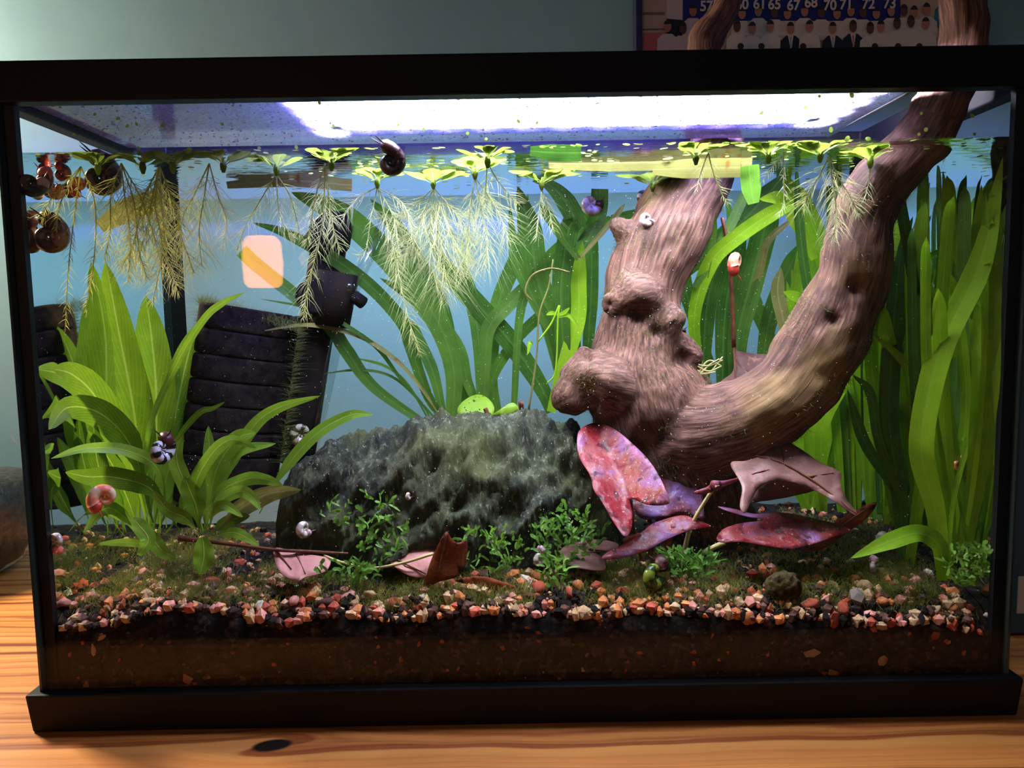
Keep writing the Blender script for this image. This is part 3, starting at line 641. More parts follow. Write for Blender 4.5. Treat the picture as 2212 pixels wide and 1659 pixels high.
# ---- sword seedlings on the gravel
for path, w_, y, lab in [([(300, 1130, .04), (325, 1160), (350, 1190), (380, 1205, .03)], 32, .04, 'small sword runner leaf lying on gravel below the big sword plant'),
                         ([(330, 1180, .035), (280, 1172), (215, 1174, .03)], 18, .03, 'pale green pointed leaf lying flat near the left gravel'),
                         ([(437, 1160, .025), (440, 1200), (432, 1240, .022)], 44, .025, 'oval bright green leaf hanging down in front of thin twig'),
                         ([(300, 1200, .03), (320, 1165), (300, 1135), (286, 1120, .04)], 34, .03, 'upright young green leaf beside pink gravel stone')]:
    o = leaf(None, path, w_, y, 'g_sword_y', 'oval', random.uniform(-.3, .3), .15, .05, 'fallen_leaf', K=6); tag(o, lab, 'leaf')
# ---- vallisneria behind the rock
sw['group'] = s2['group'] = 'sword plants'
def vals(label, leaves, grp='vallisneria plants'):
    o = empty('vallisneria', label, 'plant', grp)
    for path, w_, y, k, kind in leaves: leaf(o, path, w_, y, 'g_'+k, kind, random.uniform(-.25, .25))
    return o
vals('vallisneria with long leaves arching left over the filter', [
    ([(912, 912, .15), (806, 835), (748, 757), (699, 690), (560, 577), (522, 541, .12)], 30, .14, 'val_d', 'cut'),
    ([(956, 905, .15), (922, 850), (887, 748), (872, 699), (806, 624), (722, 560), (620, 505), (546, 481, .13)], 30, .14, 'val_d', 'strap'),
    ([(977, 912, .155), (980, 800), (951, 705), (907, 638), (838, 555), (762, 482), (690, 440), (630, 416, .15)], 54, .15, 'val_d', 'strap'),
    ([(959, 905, .15), (936, 806), (898, 722), (880, 690, .15)], 26, .15, 'val_d', 'strap'),
    ([(953, 900, .15), (901, 826), (858, 780), (791, 733), (722, 710), (652, 702), (550, 718, .12)], 10, .14, 'val_y', 'strap'),
    ([(940, 905, .15), (867, 820), (820, 757), (768, 716), (684, 670), (560, 645, .12)], 9, .14, 'val_d', 'strap'),
    ([(930, 905, .15), (907, 867), (849, 815), (780, 799), (690, 808, .14)], 6, .14, 'val_d', 'strap'),
    ([(925, 905, .155), (880, 830), (830, 790), (750, 770, .15)], 6, .14, 'val_d', 'strap')])
vals('vallisneria with crossing leaves behind the middle of rock', [
    ([(1192, 890, .16), (1168, 835), (1110, 748), (1052, 681), (980, 600), (930, 520, .15)], 44, .16, 'val_d', 'strap'),
    ([(1045, 890, .155), (1049, 762), (1057, 705), (1095, 661), (1182, 575), (1220, 500, .15)], 32, .15, 'val_d', 'strap'),
    ([(1048, 895, .16), (1066, 812), (1110, 740), (1165, 684), (1260, 610, .16)], 24, .16, 'val_d', 'strap'),
    ([(1040, 895, .155), (1034, 733), (1020, 653), (1000, 560, .155)], 30, .15, 'val_d', 'strap'),
    ([(1040, 895, .16), (1010, 825), (985, 740), (900, 650), (820, 600, .16)], 26, .16, 'val_d', 'strap'),
    ([(1075, 895, .165), (1060, 800), (1075, 660), (1130, 520), (1140, 420, .16)], 34, .16, 'val_d', 'strap'),
    ([(1020, 895, .165), (975, 780), (950, 660), (860, 500), (800, 430, .16)], 36, .16, 'val_d', 'strap')])
vals('vallisneria standing between rock and driftwood with torn tips', [
    ([(1232, 880, .15), (1190, 700), (1160, 600), (1145, 500), (1118, 400, .14)], 52, .15, 'val_d', 'strap'),
    ([(1205, 880, .145), (1216, 760), (1212, 620), (1228, 500), (1240, 470), (1205, 415), (1150, 378, .12)], 42, .14, 'val_d', 'strap'),
    ([(1245, 880, .15), (1240, 740), (1225, 640), (1250, 560), (1290, 470), (1296, 408, .14)], 36, .15, 'val_d', 'cut'),
    ([(1262, 870, .16), (1272, 720), (1278, 600), (1270, 480), (1220, 440, .15)], 30, .16, 'val_d', 'strap'),
    ([(1110, 880, .15), (1125, 670), (1170, 575), (1235, 515), (1340, 470), (1420, 448, .14)], 24, .15, 'val_d', 'strap'),
    ([(1190, 890, .14), (1215, 800), (1248, 690), (1250, 600), (1258, 520, .14)], 34, .14, 'val_b', 'strap'),
    ([(1215, 885, .15), (1200, 740), (1150, 640), (1115, 560), (1100, 440, .14)], 26, .15, 'val_d', 'strap'),
    ([(1250, 560, .13), (1200, 490), (1165, 435, .125)], 22, .13, 'val_d', 'strap'), ([(1250, 560, .13), (1320, 480), (1350, 440, .125)], 12, .13, 'val_y', 'strap')])
vals('vallisneria growing between the two driftwood branches', [
    ([(1510, 800, .13), (1500, 680), (1534, 570), (1592, 512), (1679, 455), (1720, 450, .10)], 34, .12, 'val_b', 'strap'),
    ([(1420, 640, .15), (1490, 570), (1560, 520), (1640, 440), (1700, 372, .12)], 50, .14, 'val_d', 'strap'),
    ([(1520, 850, .15), (1522, 720), (1535, 620), (1570, 540, .15)], 38, .15, 'val_d', 'strap'),
    ([(1560, 850, .155), (1565, 700), (1580, 600), (1610, 500, .15)], 42, .15, 'val_d', 'strap'),
    ([(1590, 850, .15), (1595, 720), (1625, 600), (1655, 480), (1662, 420, .14)], 52, .15, 'val_d', 'strap'),
    ([(1690, 850, .15), (1720, 700), (1740, 580), (1760, 470, .15)], 48, .15, 'val_b', 'strap'),
    ([(1780, 760, .12), (1755, 670), (1738, 580), (1726, 470), (1720, 352, .10)], 20, .11, 'val_d', 'strap'),
    ([(1705, 760, .14), (1692, 690), (1680, 630), (1687, 578, .14)], 28, .14, 'val_y', 'strap'),
    ([(1790, 720, .13), (1755, 665), (1722, 642), (1692, 630, .13)], 22, .13, 'val_b', 'strap'),
    ([(1760, 560, .12), (1720, 480), (1690, 430), (1640, 430, .11)], 28, .12, 'val_b', 'strap'),
    ([(1600, 700, .15), (1640, 590), (1660, 520), (1722, 466, .13)], 16, .14, 'val_y', 'strap'),
    ([(1525, 600, .12), (1540, 500), (1530, 430), (1524, 372, .11)], 18, .12, 'val_d', 'strap'),
    ([(1500, 620, .12), (1560, 520), (1600, 440), (1612, 405, .12)], 22, .12, 'val_d', 'strap'),
    ([(1800, 700, .14), (1780, 560), (1740, 450), (1680, 370, .13)], 38, .14, 'val_b', 'strap'),
    ([(1640, 850, .16), (1660, 700), (1700, 590), (1735, 520, .16)], 36, .16, 'val_d', 'strap'),
    ([(1540, 800, .165), (1490, 660), (1470, 560), (1440, 470, .16)], 30, .16, 'val_d', 'strap'),
    ([(1720, 850, .165), (1640, 680), (1600, 560), (1570, 430, .16)], 32, .16, 'val_d', 'strap')])
# ---- thick stand on the right
VR = [
 ('broad bright vallisneria nearest the right front corner', [
    ([(2040, 1250, .03), (2020, 1100), (1990, 960), (2030, 760), (2120, 560), (2172, 340, .012)], 50, .03, 'val_b', 'strap'),
    ([(2035, 1255, .028), (2032, 1185), (1990, 1152), (1930, 1166), (1838, 1206, .022)], 38, .025, 'val_b', 'strap'),
    ([(2045, 1240, .04), (2075, 1000), (2110, 800), (2125, 600), (2130, 420, .013)], 30, .03, 'val_b', 'strap'),
    ([(2048, 1240, .03), (2060, 1080), (2108, 900), (2146, 760), (2138, 690), (2105, 640), (2066, 640, .02)], 13, .02, 'val_b', 'strap'),
    ([(2040, 1240, .04), (2050, 1100), (2060, 900), (2070, 700), (2060, 560, .03)], 30, .04, 'val_d', 'strap')]),
 ('vallisneria with a leaf sweeping left beside the curved branch', [
    ([(1960, 1230, .06), (1955, 1100), (1900, 960), (1880, 850), (1842, 810, .07)], 20, .06, 'val_d', 'strap'),
    ([(2040, 1200, .05), (2030, 1000), (2010, 880), (1960, 790), (1880, 715, .07)], 20, .06, 'val_b', 'strap'),
    ([(1965, 1235, .06), (1945, 1080), (1870, 960), (1830, 840, .08)], 24, .07, 'val_d', 'strap'),
    ([(1962, 1235, .06), (1990, 1050), (2030, 860), (2070, 700), (2110, 520), (2120, 400, .02)], 34, .06, 'val_b', 'strap'),
    ([(1955, 1235, .06), (1940, 1050), (1920, 900), (1930, 700), (1950, 500, .08)], 40, .07, 'val_d', 'strap')])]
for lab, lv in VR: vals(lab, lv)
for k, (bx, by, Yb, lab) in enumerate([(1840, 1130, .15, 'vallisneria rooted at the back directly right of the curled brown leaf'), (1900, 1120, .14, 'tall vallisneria just right of the curved branch bend'),
        (1955, 1150, .10, 'dense vallisneria in the middle of the right-hand stand'), (2005, 1160, .075, 'vallisneria tuft standing behind the bent green leaf'), (2075, 1180, .035, 'vallisneria against the right glass wall'), (1760, 1110, .16, 'shaded vallisneria behind the curled brown leaf')]):
    lv = []
    for q in range(11):
        dx = random.uniform(-60, 75); top = random.uniform(335, 640) if k < 5 else random.uniform(560, 900)
        b2 = bx+random.uniform(-22, 22); lean = random.uniform(-50, 50)
        ye = min(max(Yb+random.uniform(-.05, .03), .012), .172)
        lv.append(([(b2, by+random.uniform(-15, 15), Yb), (b2+dx*.25+lean*.5, by*.75+top*.25), (b2+dx*.6+lean, by*.45+top*.55), (b2+dx+lean*.4, top+60), (b2+dx*1.2, top, ye)], random.uniform(15, 34), Yb, random.choice(['val_b', 'val_b', 'val_b', 'val_b', 'val_d']), 'strap'))
    vals(lab, lv)
# ---- leaves drifting flat under the surface
for path, w_, y, k, lab in [([(1185, 352, .06), (1300, 352, .062), (1450, 350, .06), (1625, 352, .055)], 34, .06, 'val_y', 'long yellowing strap leaf floating flat under the surface'),
        ([(1410, 366, .05), (1500, 364, .05), (1600, 362, .05)], 40, .05, 'val_y', 'brown-edged torn strap leaf floating beside the long yellow one'),
        ([(490, 400, .10), (620, 390, .10), (760, 400, .09)], 26, .1, 'val_y', 'orange-brown decaying strap leaf floating above the filter'),
        ([(215, 490, .05), (280, 452, .05), (350, 430, .05)], 46, .05, 'val_y', 'olive piece of strap leaf among the left roots'),
        ([(1628, 440, .06), (1622, 400, .055), (1618, 358, .05)], 40, .06, 'val_d', 'folded translucent brown leaf end near surface right of trunk'),
        ([(1145, 326, .02), (1200, 330, .02), (1255, 330, .02)], 34, .02, 'val_d', 'short olive leaf blade at the surface left of trunk')]:
    tag(leaf(None, path, w_, y, 'g_'+k, 'cut', 0, .05, .03, 'floating_leaf'), lab, 'leaf')
# ================================================================== FILTER
M['sponge'] = simple('dark_sponge', (.007, .0055, .005), .95, .1, col2=(.026, .018, .013), scale=150, bump=.002)
M['pipe'] = simple('dark_pipe', (.006, .005, .004), .85, .1, col2=(.02, .013, .009), scale=45)
M['clear_tube'] = thin_glass('clear_tube', (.92, .95, .95), .12, .8)
M['fuzz'] = leafmat('brown_green_algae', srgb(80, 90, 40), srgb(130, 140, 70), srgb(120, 130, 60), 'none', .4)
ft = empty('sponge_filter', 'black ribbed sponge filter with uplift pipe standing behind the sword plants', 'filter')
def along(a, b, t): return a+(b-a)*t
fa, fb = P(546, 668, .135), P(486, 1080, .128)
nr = 8; ax = (fb-fa).normalized()
for k in range(nr):                                     # ribs of the sponge
    t0, t1 = (k+.02)/nr, (k+.985)/nr; pts = [along(fa, fb, t0+(t1-t0)*q) for q in (0, .06, .15, .85, .94, 1)]; rr = [110, 113, 114, 114, 113, 110]
    MB().tube(pts, [r*s(.13) for r in rr], 22, flat=.55).build('sponge_rib', 'sponge', ft)
MB().tube([fa, fb], 92*s(.13), 18, flat=.5).build('sponge_core', 'sponge', ft)
pa, pb = P(715, 500, .15), P(640, 1000, .142)
MB().tube([along(pa, pb, t) for t in np.linspace(0, 1, 6)], 38*s(.145), 18).build('uplift_pipe', 'pipe', ft)
MB().tube([P(690, 545, .148), P(712, 515, .146), P(715, 490, .144), P(710, 472, .142), P(705, 462, .14)], [44*s(.145), 46*s(.145), 46*s(.145), 38*s(.145), 14*s(.145)], 18).build('elbow', 'pipe', ft)
cp_ = P(678, 640, .128); dn = (CAM-cp_).normalized()
bevel(MB().tube([cp_, cp_+dn*.004], [40*s(.12), 36*s(.12)], 24).build('suction_cup', 'pipe', ft, False), .001)
MB().tube([P(728, 590, .14), P(712, 705, .138)], [48*s(.14), 42*s(.14)], 18).build('collar', 'pipe', ft)
MB().tube([P(765, 640, .135), P(785, 655, .133)], [14*s(.13), 14*s(.13)], 12).build('knob', 'pipe', ft)
MB().tube([P(835, 470, .15), P(770, 610, .14), P(735, 700, .138), P(705, 840, .138), P(672, 980, .136)], 13*s(.14), 12).build('air_tube', 'clear_tube', ft)
MB().tube([P(760, 612, .134), P(750, 628, .133)], [14*s(.134), 18*s(.134)], 12).build('air_nozzle', 'clear_tube', ft)
MB().tube([P(620, 705, .138), P(660, 700, .14)], 20*s(.14), 12).build('connector', 'pipe', ft)
# ================================================================== FLOATING PLANTS
def root(parent, path, hair, dens, mat='root', seed=0, r0=1.6, start=.12):
    """path px from crown to tip; one main strand with fine side hairs"""
    n = 22; cp = catmull([PC(*p) for p in path], n); L = sum((cp[i+1]-cp[i]).length for i in range(n-1)); b = MB(); sc = s(cp[0].y)
    b.tube(cp, [r0*sc*(1-.6*i/n) for i in range(n)], 4)
    m = int(L/sc*dens*.72)
    for k in range(m):
        t = start+(1-start)*(k+random.random())/m; f = t*(n-1); i = min(int(f), n-2); p = cp[i].lerp(cp[i+1], f-i); T = (cp[i+1]-cp[i]).normalized()
        a = random.uniform(0, 6.28); o1 = T.orthogonal().normalized(); d = (o1*math.cos(a)+T.cross(o1)*math.sin(a)); d.y *= .6
        h = hair*sc*random.uniform(.5, 1.3)*min(1, (1.02-t)*4+.15)*min(1, (t-start)*8+.45)
        v = (d*.75+T*random.uniform(.45, .9)).normalized(); q = p+v*h*.5; e = p+v*h+T*h*.22+Vector((random.uniform(-.1, .1), random.uniform(-.1, .1), random.uniform(-.1, .1)))*h
        hw = .5*sc
        # flat three-point hair, two triangles wide at the base
        side = v.cross(CAM-p).normalized()*hw
        b.add([p-side, p+side, q+side*.8, q-side*.8, e], [(0, 1, 2, 3), (3, 2, 4)])
    o = b.build('root', mat, parent)
    return o
def frog(label, cx, cy, leaves, roots, mat='root'):
    o = empty('frogbit', label, 'plant', 'floating frogbit plants')
    c = PZ(cx, cy, ZW-.0075); c.y = min(max(c.y, .016), .16); sc = s(c.y)
    extra = [(random.uniform(0, 6.28), random.uniform(34, 60), None) for _ in range(5)]
    for ang, ln, up in leaves+extra:                     # leaf rays on the surface
        d = Vector((math.cos(ang), math.sin(ang)*.8, 0)); L = ln*sc; flat_ = up is None; up = 0 if flat_ else up
        pts = [c, c+d*L*.35+Vector((0, 0, .0035+up*L*.2)), c+d*L*.7+Vector((0, 0, .0060+up*L*.25)), c+d*L+Vector((0, 0, .0068+up*L*.1))]
        if flat_: pts = [c+Vector((0, 0, .002)), c+d*L*.5+Vector((0, 0, .006)), c+d*L*1.0+Vector((0, 0, .0066)), c+d*L*1.5+Vector((0, 0, .0067))]
        for p in pts: p.z = min(p.z, ZW-.0008); p.y = min(max(p.y, YF+.002), YB-.003); p.x = min(max(p.x, -.247), .247)
        cp = catmull(pts, 14); w = np.array([.06, .06, .07, .16, .45, .7, .86, .95, 1, .97, .88, .7, .45, .1])*L*.62
        b = MB(); vs = []; fs = []; uv = []
        for i, p in enumerate(cp):
            t = (cp[min(i+1, 13)]-cp[max(i-1, 0)]).normalized(); l = t.cross(Vector((0, 0, 1))).normalized()
            l = (l+Vector((0, 0, -.5*up))).normalized()
            for j in range(5):
                u = j/2-1; q = p+l*u*w[i]*.5+Vector((0, 0, -.12*w[i]*(1-u*u))); q.z = min(q.z, ZW-.0005); q.y = max(q.y, YF+.001); vs.append(q); uv.append((j/4, i/13))
        for i in range(13):
            for j in range(4): a = i*5+j; fs.append((a, a+1, a+6, a+5))
        b.add(vs, fs, uv).build('leaf', 'g_frog', o)
    bm = MB(); bm.tube([c+Vector((0, 0, .003)), c, c-Vector((0, 0, .003))], [.0012, .0018, .0008], 7); bm.build('crown', 'g_frog', o)
    for path, hair, dens in roots:
        full = [(cx, cy+8, c.y)]+[(a, b_, c.y+(k+1)*.001) for k, (a, b_) in enumerate(path)]
        root(o, full, hair, dens, mat)
    return o
R5 = lambda n, ln, ph=0: [(ph+2*math.pi*k/n+random.uniform(-.25, .25), ln*random.uniform(.8, 1.2), random.uniform(-.2, .5)) for k in range(n)]
frog('floating frogbit at the far left with two long bare yellow roots', 175, 352, R5(5, 62, .2), [([(160, 470), (148, 580), (140, 722)], 26, .35), ([(205, 440), (203, 560), (183, 682)], 30, .4), ([(110, 430), (90, 470)], 34, .5), ([(130, 440), (122, 500)], 30, .5)], 'root_y')
frog('floating frogbit above the tall sword leaf with dense yellow roots', 262, 345, R5(5, 60, .5), [([(270, 430), (282, 520), (276, 610)], 60, .7), ([(240, 420), (238, 500), (225, 560)], 55, .7), ([(300, 420), (330, 500), (345, 560)], 60, .7), ([(290, 440), (300, 540), (318, 600)], 55, .7)], 'root_y')
frog('floating frogbit whose thick roots hang over the dark corner seam', 345, 350, R5(6, 62, .1), [([(335, 440), (350, 540), (330, 655)], 60, .75), ([(370, 430), (395, 520), (420, 590)], 70, .7), ([(310, 430), (290, 520), (262, 580)], 60, .7), ([(350, 450), (362, 560), (385, 632)], 50, .7), ([(330, 420), (320, 480), (300, 560)], 60, .8)], 'root_y')
frog('floating frogbit with pale roots left of the filter pipe', 452, 345, R5(5, 58, .9), [([(440, 430), (430, 500), (436, 575)], 80, .6), ([(470, 420), (490, 480), (480, 540)], 50, .6), ([(420, 420), (395, 470), (388, 540)], 60, .6)])
frog('floating frogbit with round cupped leaves above the orange reflection', 597, 368, R5(5, 55, 1.3), [([(570, 420), (535, 480), (512, 540)], 46, .5), ([(600, 430), (610, 480), (640, 520)], 44, .5), ([(625, 420), (640, 470), (648, 510)], 40, .5)])
frog('floating frogbit directly above the filter elbow', 702, 345, R5(6, 58, .4), [([(700, 430), (692, 510), (665, 620), (655, 690)], 46, .5), ([(712, 440), (720, 490), (735, 540)], 46, .5), ([(680, 430), (672, 480), (660, 530)], 42, .5)])
frog('floating frogbit with one very long root reaching past the others', 815, 396, R5(5, 60, .1), [([(840, 500), (862, 600), (880, 680), (906, 770)], 50, .55), ([(800, 480), (790, 540), (772, 555)], 26, .3), ([(850, 470), (858, 520), (855, 640)], 56, .6), ([(770, 430), (740, 470)], 40, .5), ([(870, 440), (890, 500), (900, 560)], 60, .6)])
frog('floating frogbit with the densest white feathery root fan', 936, 398, R5(6, 62, .7), [([(945, 480), (958, 560), (966, 655)], 95, .8), ([(915, 460), (890, 530), (860, 560)], 80, .8), ([(960, 470), (985, 540), (1000, 600)], 80, .8), ([(930, 480), (930, 560), (945, 620)], 90, .8), ([(900, 440), (850, 470), (810, 470)], 50, .6), ([(975, 450), (1010, 500), (1012, 560)], 70, .7)])
frog('floating frogbit with white roots left of the green strap leaves', 1026, 376, R5(6, 62, .2), [([(1040, 450), (1052, 510), (1046, 580)], 95, .75), ([(1060, 430), (1085, 480), (1100, 520)], 70, .6), ([(1015, 450), (1010, 520), (1002, 585)], 60, .5)])
frog('floating frogbit against the front glass right of the hanging snail', 1052, 342, R5(5, 56, .9), [([(1075, 390), (1100, 420), (1120, 440)], 40, .5), ([(1050, 400), (1048, 440)], 40, .5)])
frog('floating frogbit with short bare roots beside the brown leaf end', 1530, 322, R5(5, 52, .3), [([(1540, 370), (1560, 420), (1575, 440)], 22, .35), ([(1515, 370), (1505, 410)], 22, .35)])
frog('floating frogbit with one straight thin root right of trunk', 1692, 322, R5(5, 50, .8), [([(1693, 380), (1692, 440), (1680, 470)], 20, .3), ([(1670, 360), (1640, 400)], 20, .3)])
frog('floating frogbit whose pale root brushes the curved branch', 1790, 330, R5(6, 54, .3), [([(1800, 400), (1806, 460), (1802, 520)], 60, .65), ([(1770, 380), (1745, 420), (1735, 450)], 60, .6), ([(1815, 390), (1840, 430), (1852, 465)], 50, .6)])
frog('floating frogbit with no long roots at the right of branch', 1880, 352, R5(5, 50, .1), [([(1875, 400), (1868, 430)], 26, .4)])
frog('small frogbit far back under the surface right of centre', 1410, 404, R5(6, 52, .1), [([(1405, 440), (1400, 480)], 30, .5), ([(1440, 440), (1480, 470)], 30, .5)])
frog('floating frogbit behind, left of the trunk top', 1170, 400, R5(5, 50, .1), [([(1165, 450), (1158, 520)], 40, .5), ([(1185, 450), (1195, 500)], 40, .5)])
# duckweed, countable little discs on the surface
dme = []
for k in range(3):
    b = MB(); vs = [(0, 0, 0)]+[(math.cos(a)*(1 if k != 1 else .7), math.sin(a)*.72, .12) for a in np.linspace(0, 6.283, 11)[:-1]]
    b.add(vs, [(0, i+1, (i+1) % 10+1) for i in range(10)]); o = b.build('duckweed', 'g_duck'); dme.append(o.data); bpy.data.objects.remove(o)
for k in range(290):
    o = bpy.data.objects.new('duckweed', dme[k % 3]); COL.objects.link(o)
    x = random.uniform(-.244, .244); y = YF+.004+abs(random.gauss(0, .07)) if k > 60 else YF+random.uniform(.0026, .006)
    if y > .175: y = random.uniform(.02, .17)
    r = random.uniform(.0012, .0024)*(1.25 if k < 90 else 1); o.location = (x, y, ZW-.0009); o.scale = (r, r, r*.5); o.rotation_euler = (random.uniform(-.15, .15), random.uniform(-.15, .15), random.uniform(0, 6.28))
    tag(o, 'tiny pale green duckweed leaf floating on the water surface', 'duckweed', 'duckweed on the surface')
# bits of duckweed stranded on the pane and lid above the water
for px, py, r in [(205, 247, 6), (275, 272, 6), (295, 268, 5), (352, 270, 8), (160, 290, 5), (255, 256, 6), (480, 268, 5), (300, 322, 7), (408, 325, 10), (690, 222, 6), (860, 270, 5), (915, 280, 5), (1120, 262, 6), (1160, 265, 5), (1645, 244, 6), (1740, 232, 6), (1770, 208, 6), (1840, 205, 9), (1795, 280, 8), (1830, 300, 9), (1875, 300, 8), (1990, 245, 6), (2000, 280, 8), (1985, 290, 6), (2100, 250, 7), (2105, 290, 6), (720, 272, 5), (780, 285, 5), (1010, 288, 7), (640, 318, 6), (560, 320, 7), (1050, 300, 6)]:
    o = bpy.data.objects.new('duckweed', dme[random.randrange(3)]); COL.objects.link(o); o.location = P(px, py, YF+.0009); r *= s(YF)*.8
    o.scale = (r, r, r*.4); o.rotation_euler = (1.57, random.uniform(0, 6.28), 0)
    tag(o, 'pale duckweed leaf stranded on the front glass above the waterline', 'duckweed', 'duckweed stranded on the glass')
# ================================================================== TRACED BROAD LEAVES
def polyleaf(parent, outline, Yf, mat, name='leaf', cuts=4, smooth_outline=True, thick=.0004):
    """outline in px; Yf(px,py) gives depth; real thickness by solidify"""
    k = len(outline); o2 = []
    if smooth_outline:
        ext = outline+outline[:3]; pts = catmull([(a, b_, 0) for a, b_ in outline[-1:]+outline+outline[:2]], (k+3)*5-4)
        o2 = [(p.x, p.y) for p in pts[5:5+5*k]]
    else: o2 = outline
    n0 = len(o2); xs = [p[0] for p in o2]; ys = [p[1] for p in o2]; poly = np.array(o2); inner = []
    for gx in np.arange(min(xs)+5, max(xs), 11):
        for gy in np.arange(min(ys)+5, max(ys), 11):
            qx, qy = gx+random.uniform(-2, 2), gy+random.uniform(-2, 2); x1, y1 = poly[:, 0], poly[:, 1]; x2, y2 = np.roll(x1, -1), np.roll(y1, -1)
            cr = ((y1 > qy) != (y2 > qy)) & (qx < (x2-x1)*(qy-y1)/(y2-y1+1e-9)+x1)
            if cr.sum() % 2 and np.hypot(x1-qx, y1-qy).min() > 5: inner.append((qx, qy))
    V2, E2, F2, *_ = geometry.delaunay_2d_cdt([Vector(p) for p in list(o2)+inner], [(i, (i+1) % n0) for i in range(n0)], [], 1, 1e-4)
    uv = [((p.x-min(xs))/(max(xs)-min(xs)), (p.y-min(ys))/(max(ys)-min(ys))) for p in V2]; V = []
    for p in V2:
        y = Yf(p.x, p.y)+.0030*noise.noise(Vector((p.x*.022, p.y*.022, k)))+.0012*noise.noise(Vector((p.x*.06, p.y*.06, k+5))); V.append(PC(p.x, p.y, max(y, YF+.002)))
    b = MB().add(V, [tuple(f) for f in F2], uv); o = b.build(name, mat, parent)
    md = o.modifiers.new('thickness', 'SOLIDIFY'); md.thickness = thick; return o
def seg_d(px, py, a, b):
    """signed distance to line a-b in px"""
    dx, dy = b[0]-a[0], b[1]-a[1]; return ((px-a[0])*dy-(py-a[1])*dx)/math.hypot(dx, dy)
def stem(parent, path, r, mat, name='stem', n=5):
    cp = catmull([PC(*p) for p in path], max(8, 4*len(path))); rr = np.interp(np.linspace(0, 1, len(cp)), np.linspace(0, 1, len(r)), r) if hasattr(r, '__len__') else [r]*len(cp)
    return MB().tube(cp, [x*s(p.y) for x, p in zip(rr, cp)], 7).build(name, mat, parent)
lo = empty('red_lotus', 'red tiger lotus with violet-red leaves at the foot of driftwood', 'plant')
A_, B_ = (1290, 915), (1358, 1078)
polyleaf(lo, [(1246, 950), (1256, 925), (1290, 914), (1332, 930), (1372, 964), (1406, 1000), (1430, 1040), (1445, 1078), (1440, 1090), (1400, 1091), (1362, 1078), (1366, 1110), (1364, 1140), (1350, 1160), (1325, 1128), (1300, 1085), (1282, 1058), (1275, 1028), (1252, 990)],
         lambda x, y: (.040-.00028*(y-1000))-.00022*abs(seg_d(x, y, A_, B_))*(1 if seg_d(x, y, A_, B_) > 0 else .6)+.022, 'g_lotus')
polyleaf(lo, [(1400, 1010), (1440, 985), (1476, 1008), (1502, 1052), (1519, 1074), (1520, 1108), (1516, 1122), (1470, 1112), (1430, 1118), (1392, 1122), (1372, 1106), (1370, 1082), (1430, 1070), (1425, 1040)],
         lambda x, y: .062+.00015*(1100-y), 'g_lotus_v')
polyleaf(lo, [(1302, 1208), (1312, 1194), (1350, 1176), (1385, 1152), (1410, 1132), (1470, 1114), (1505, 1124), (1536, 1138), (1490, 1146), (1440, 1166), (1395, 1190), (1345, 1205)],
         lambda x, y: .040+.0003*(1170-y), 'g_lotus')
polyleaf(lo, [(1548, 1164), (1562, 1144), (1595, 1132), (1650, 1124), (1612, 1116), (1575, 1106), (1551, 1095), (1590, 1101), (1630, 1111), (1690, 1108), (1745, 1118), (1795, 1130), (1840, 1146), (1800, 1160), (1762, 1174), (1710, 1186), (1650, 1179), (1600, 1171), (1562, 1173)],
         lambda x, y: .042+.00035*(1150-y), 'g_lotus')
polyleaf(lo, [(1345, 1165), (1385, 1150), (1410, 1140), (1412, 1165), (1370, 1185)], lambda x, y: .050, 'g_litter_o')
stem(lo, [(1362, 1078, .052), (1368, 1140, .058), (1385, 1200, .06), (1392, 1240, .06)], 5, 'stem_brown')
stem(lo, [(1400, 1112, .066), (1410, 1160, .064), (1396, 1240, .06)], 5, 'stem_brown')
stem(lo, [(1475, 1205, .058), (1492, 1140, .055), (1525, 1080, .05), (1548, 1048, .046)], [6, 5, 4, 4], 'stem_pale')
stem(lo, [(1455, 1135, .05), (1445, 1165, .052), (1436, 1200, .055)], 7, 'stem_red')
stem(lo, [(1565, 1172, .046), (1530, 1188, .05), (1505, 1202, .052)], 6, 'stem_pale')
polyleaf(lo, [(1500, 1062), (1530, 1050), (1538, 1038), (1565, 1038), (1600, 1030), (1640, 1018), (1662, 1014), (1640, 1022), (1600, 1036), (1570, 1048), (1550, 1060), (1535, 1064), (1510, 1068)], lambda x, y: .046, 'g_lotus')
lg = empty('green_lotus', 'small bright green lotus with black-speckled leaf behind the rock top', 'plant')
polyleaf(lg, [(988, 890), (1000, 868), (1030, 853), (1055, 862), (1068, 885), (1050, 912), (1010, 915)], lambda x, y: .128+.0003*(890-y), 'g_lotus_g')
polyleaf(lg, [(1050, 905), (1075, 888), (1105, 870), (1120, 882), (1110, 898), (1085, 912)], lambda x, y: .115, 'g_lotus_g')
stem(lg, [(1048, 882, .115), (1055, 900, .115), (1062, 925, .115)], 5, 'stem_brown')
stem(lg, [(1125, 868, .11), (1128, 900, .112), (1130, 930, .114)], 6, 'stem_brown')
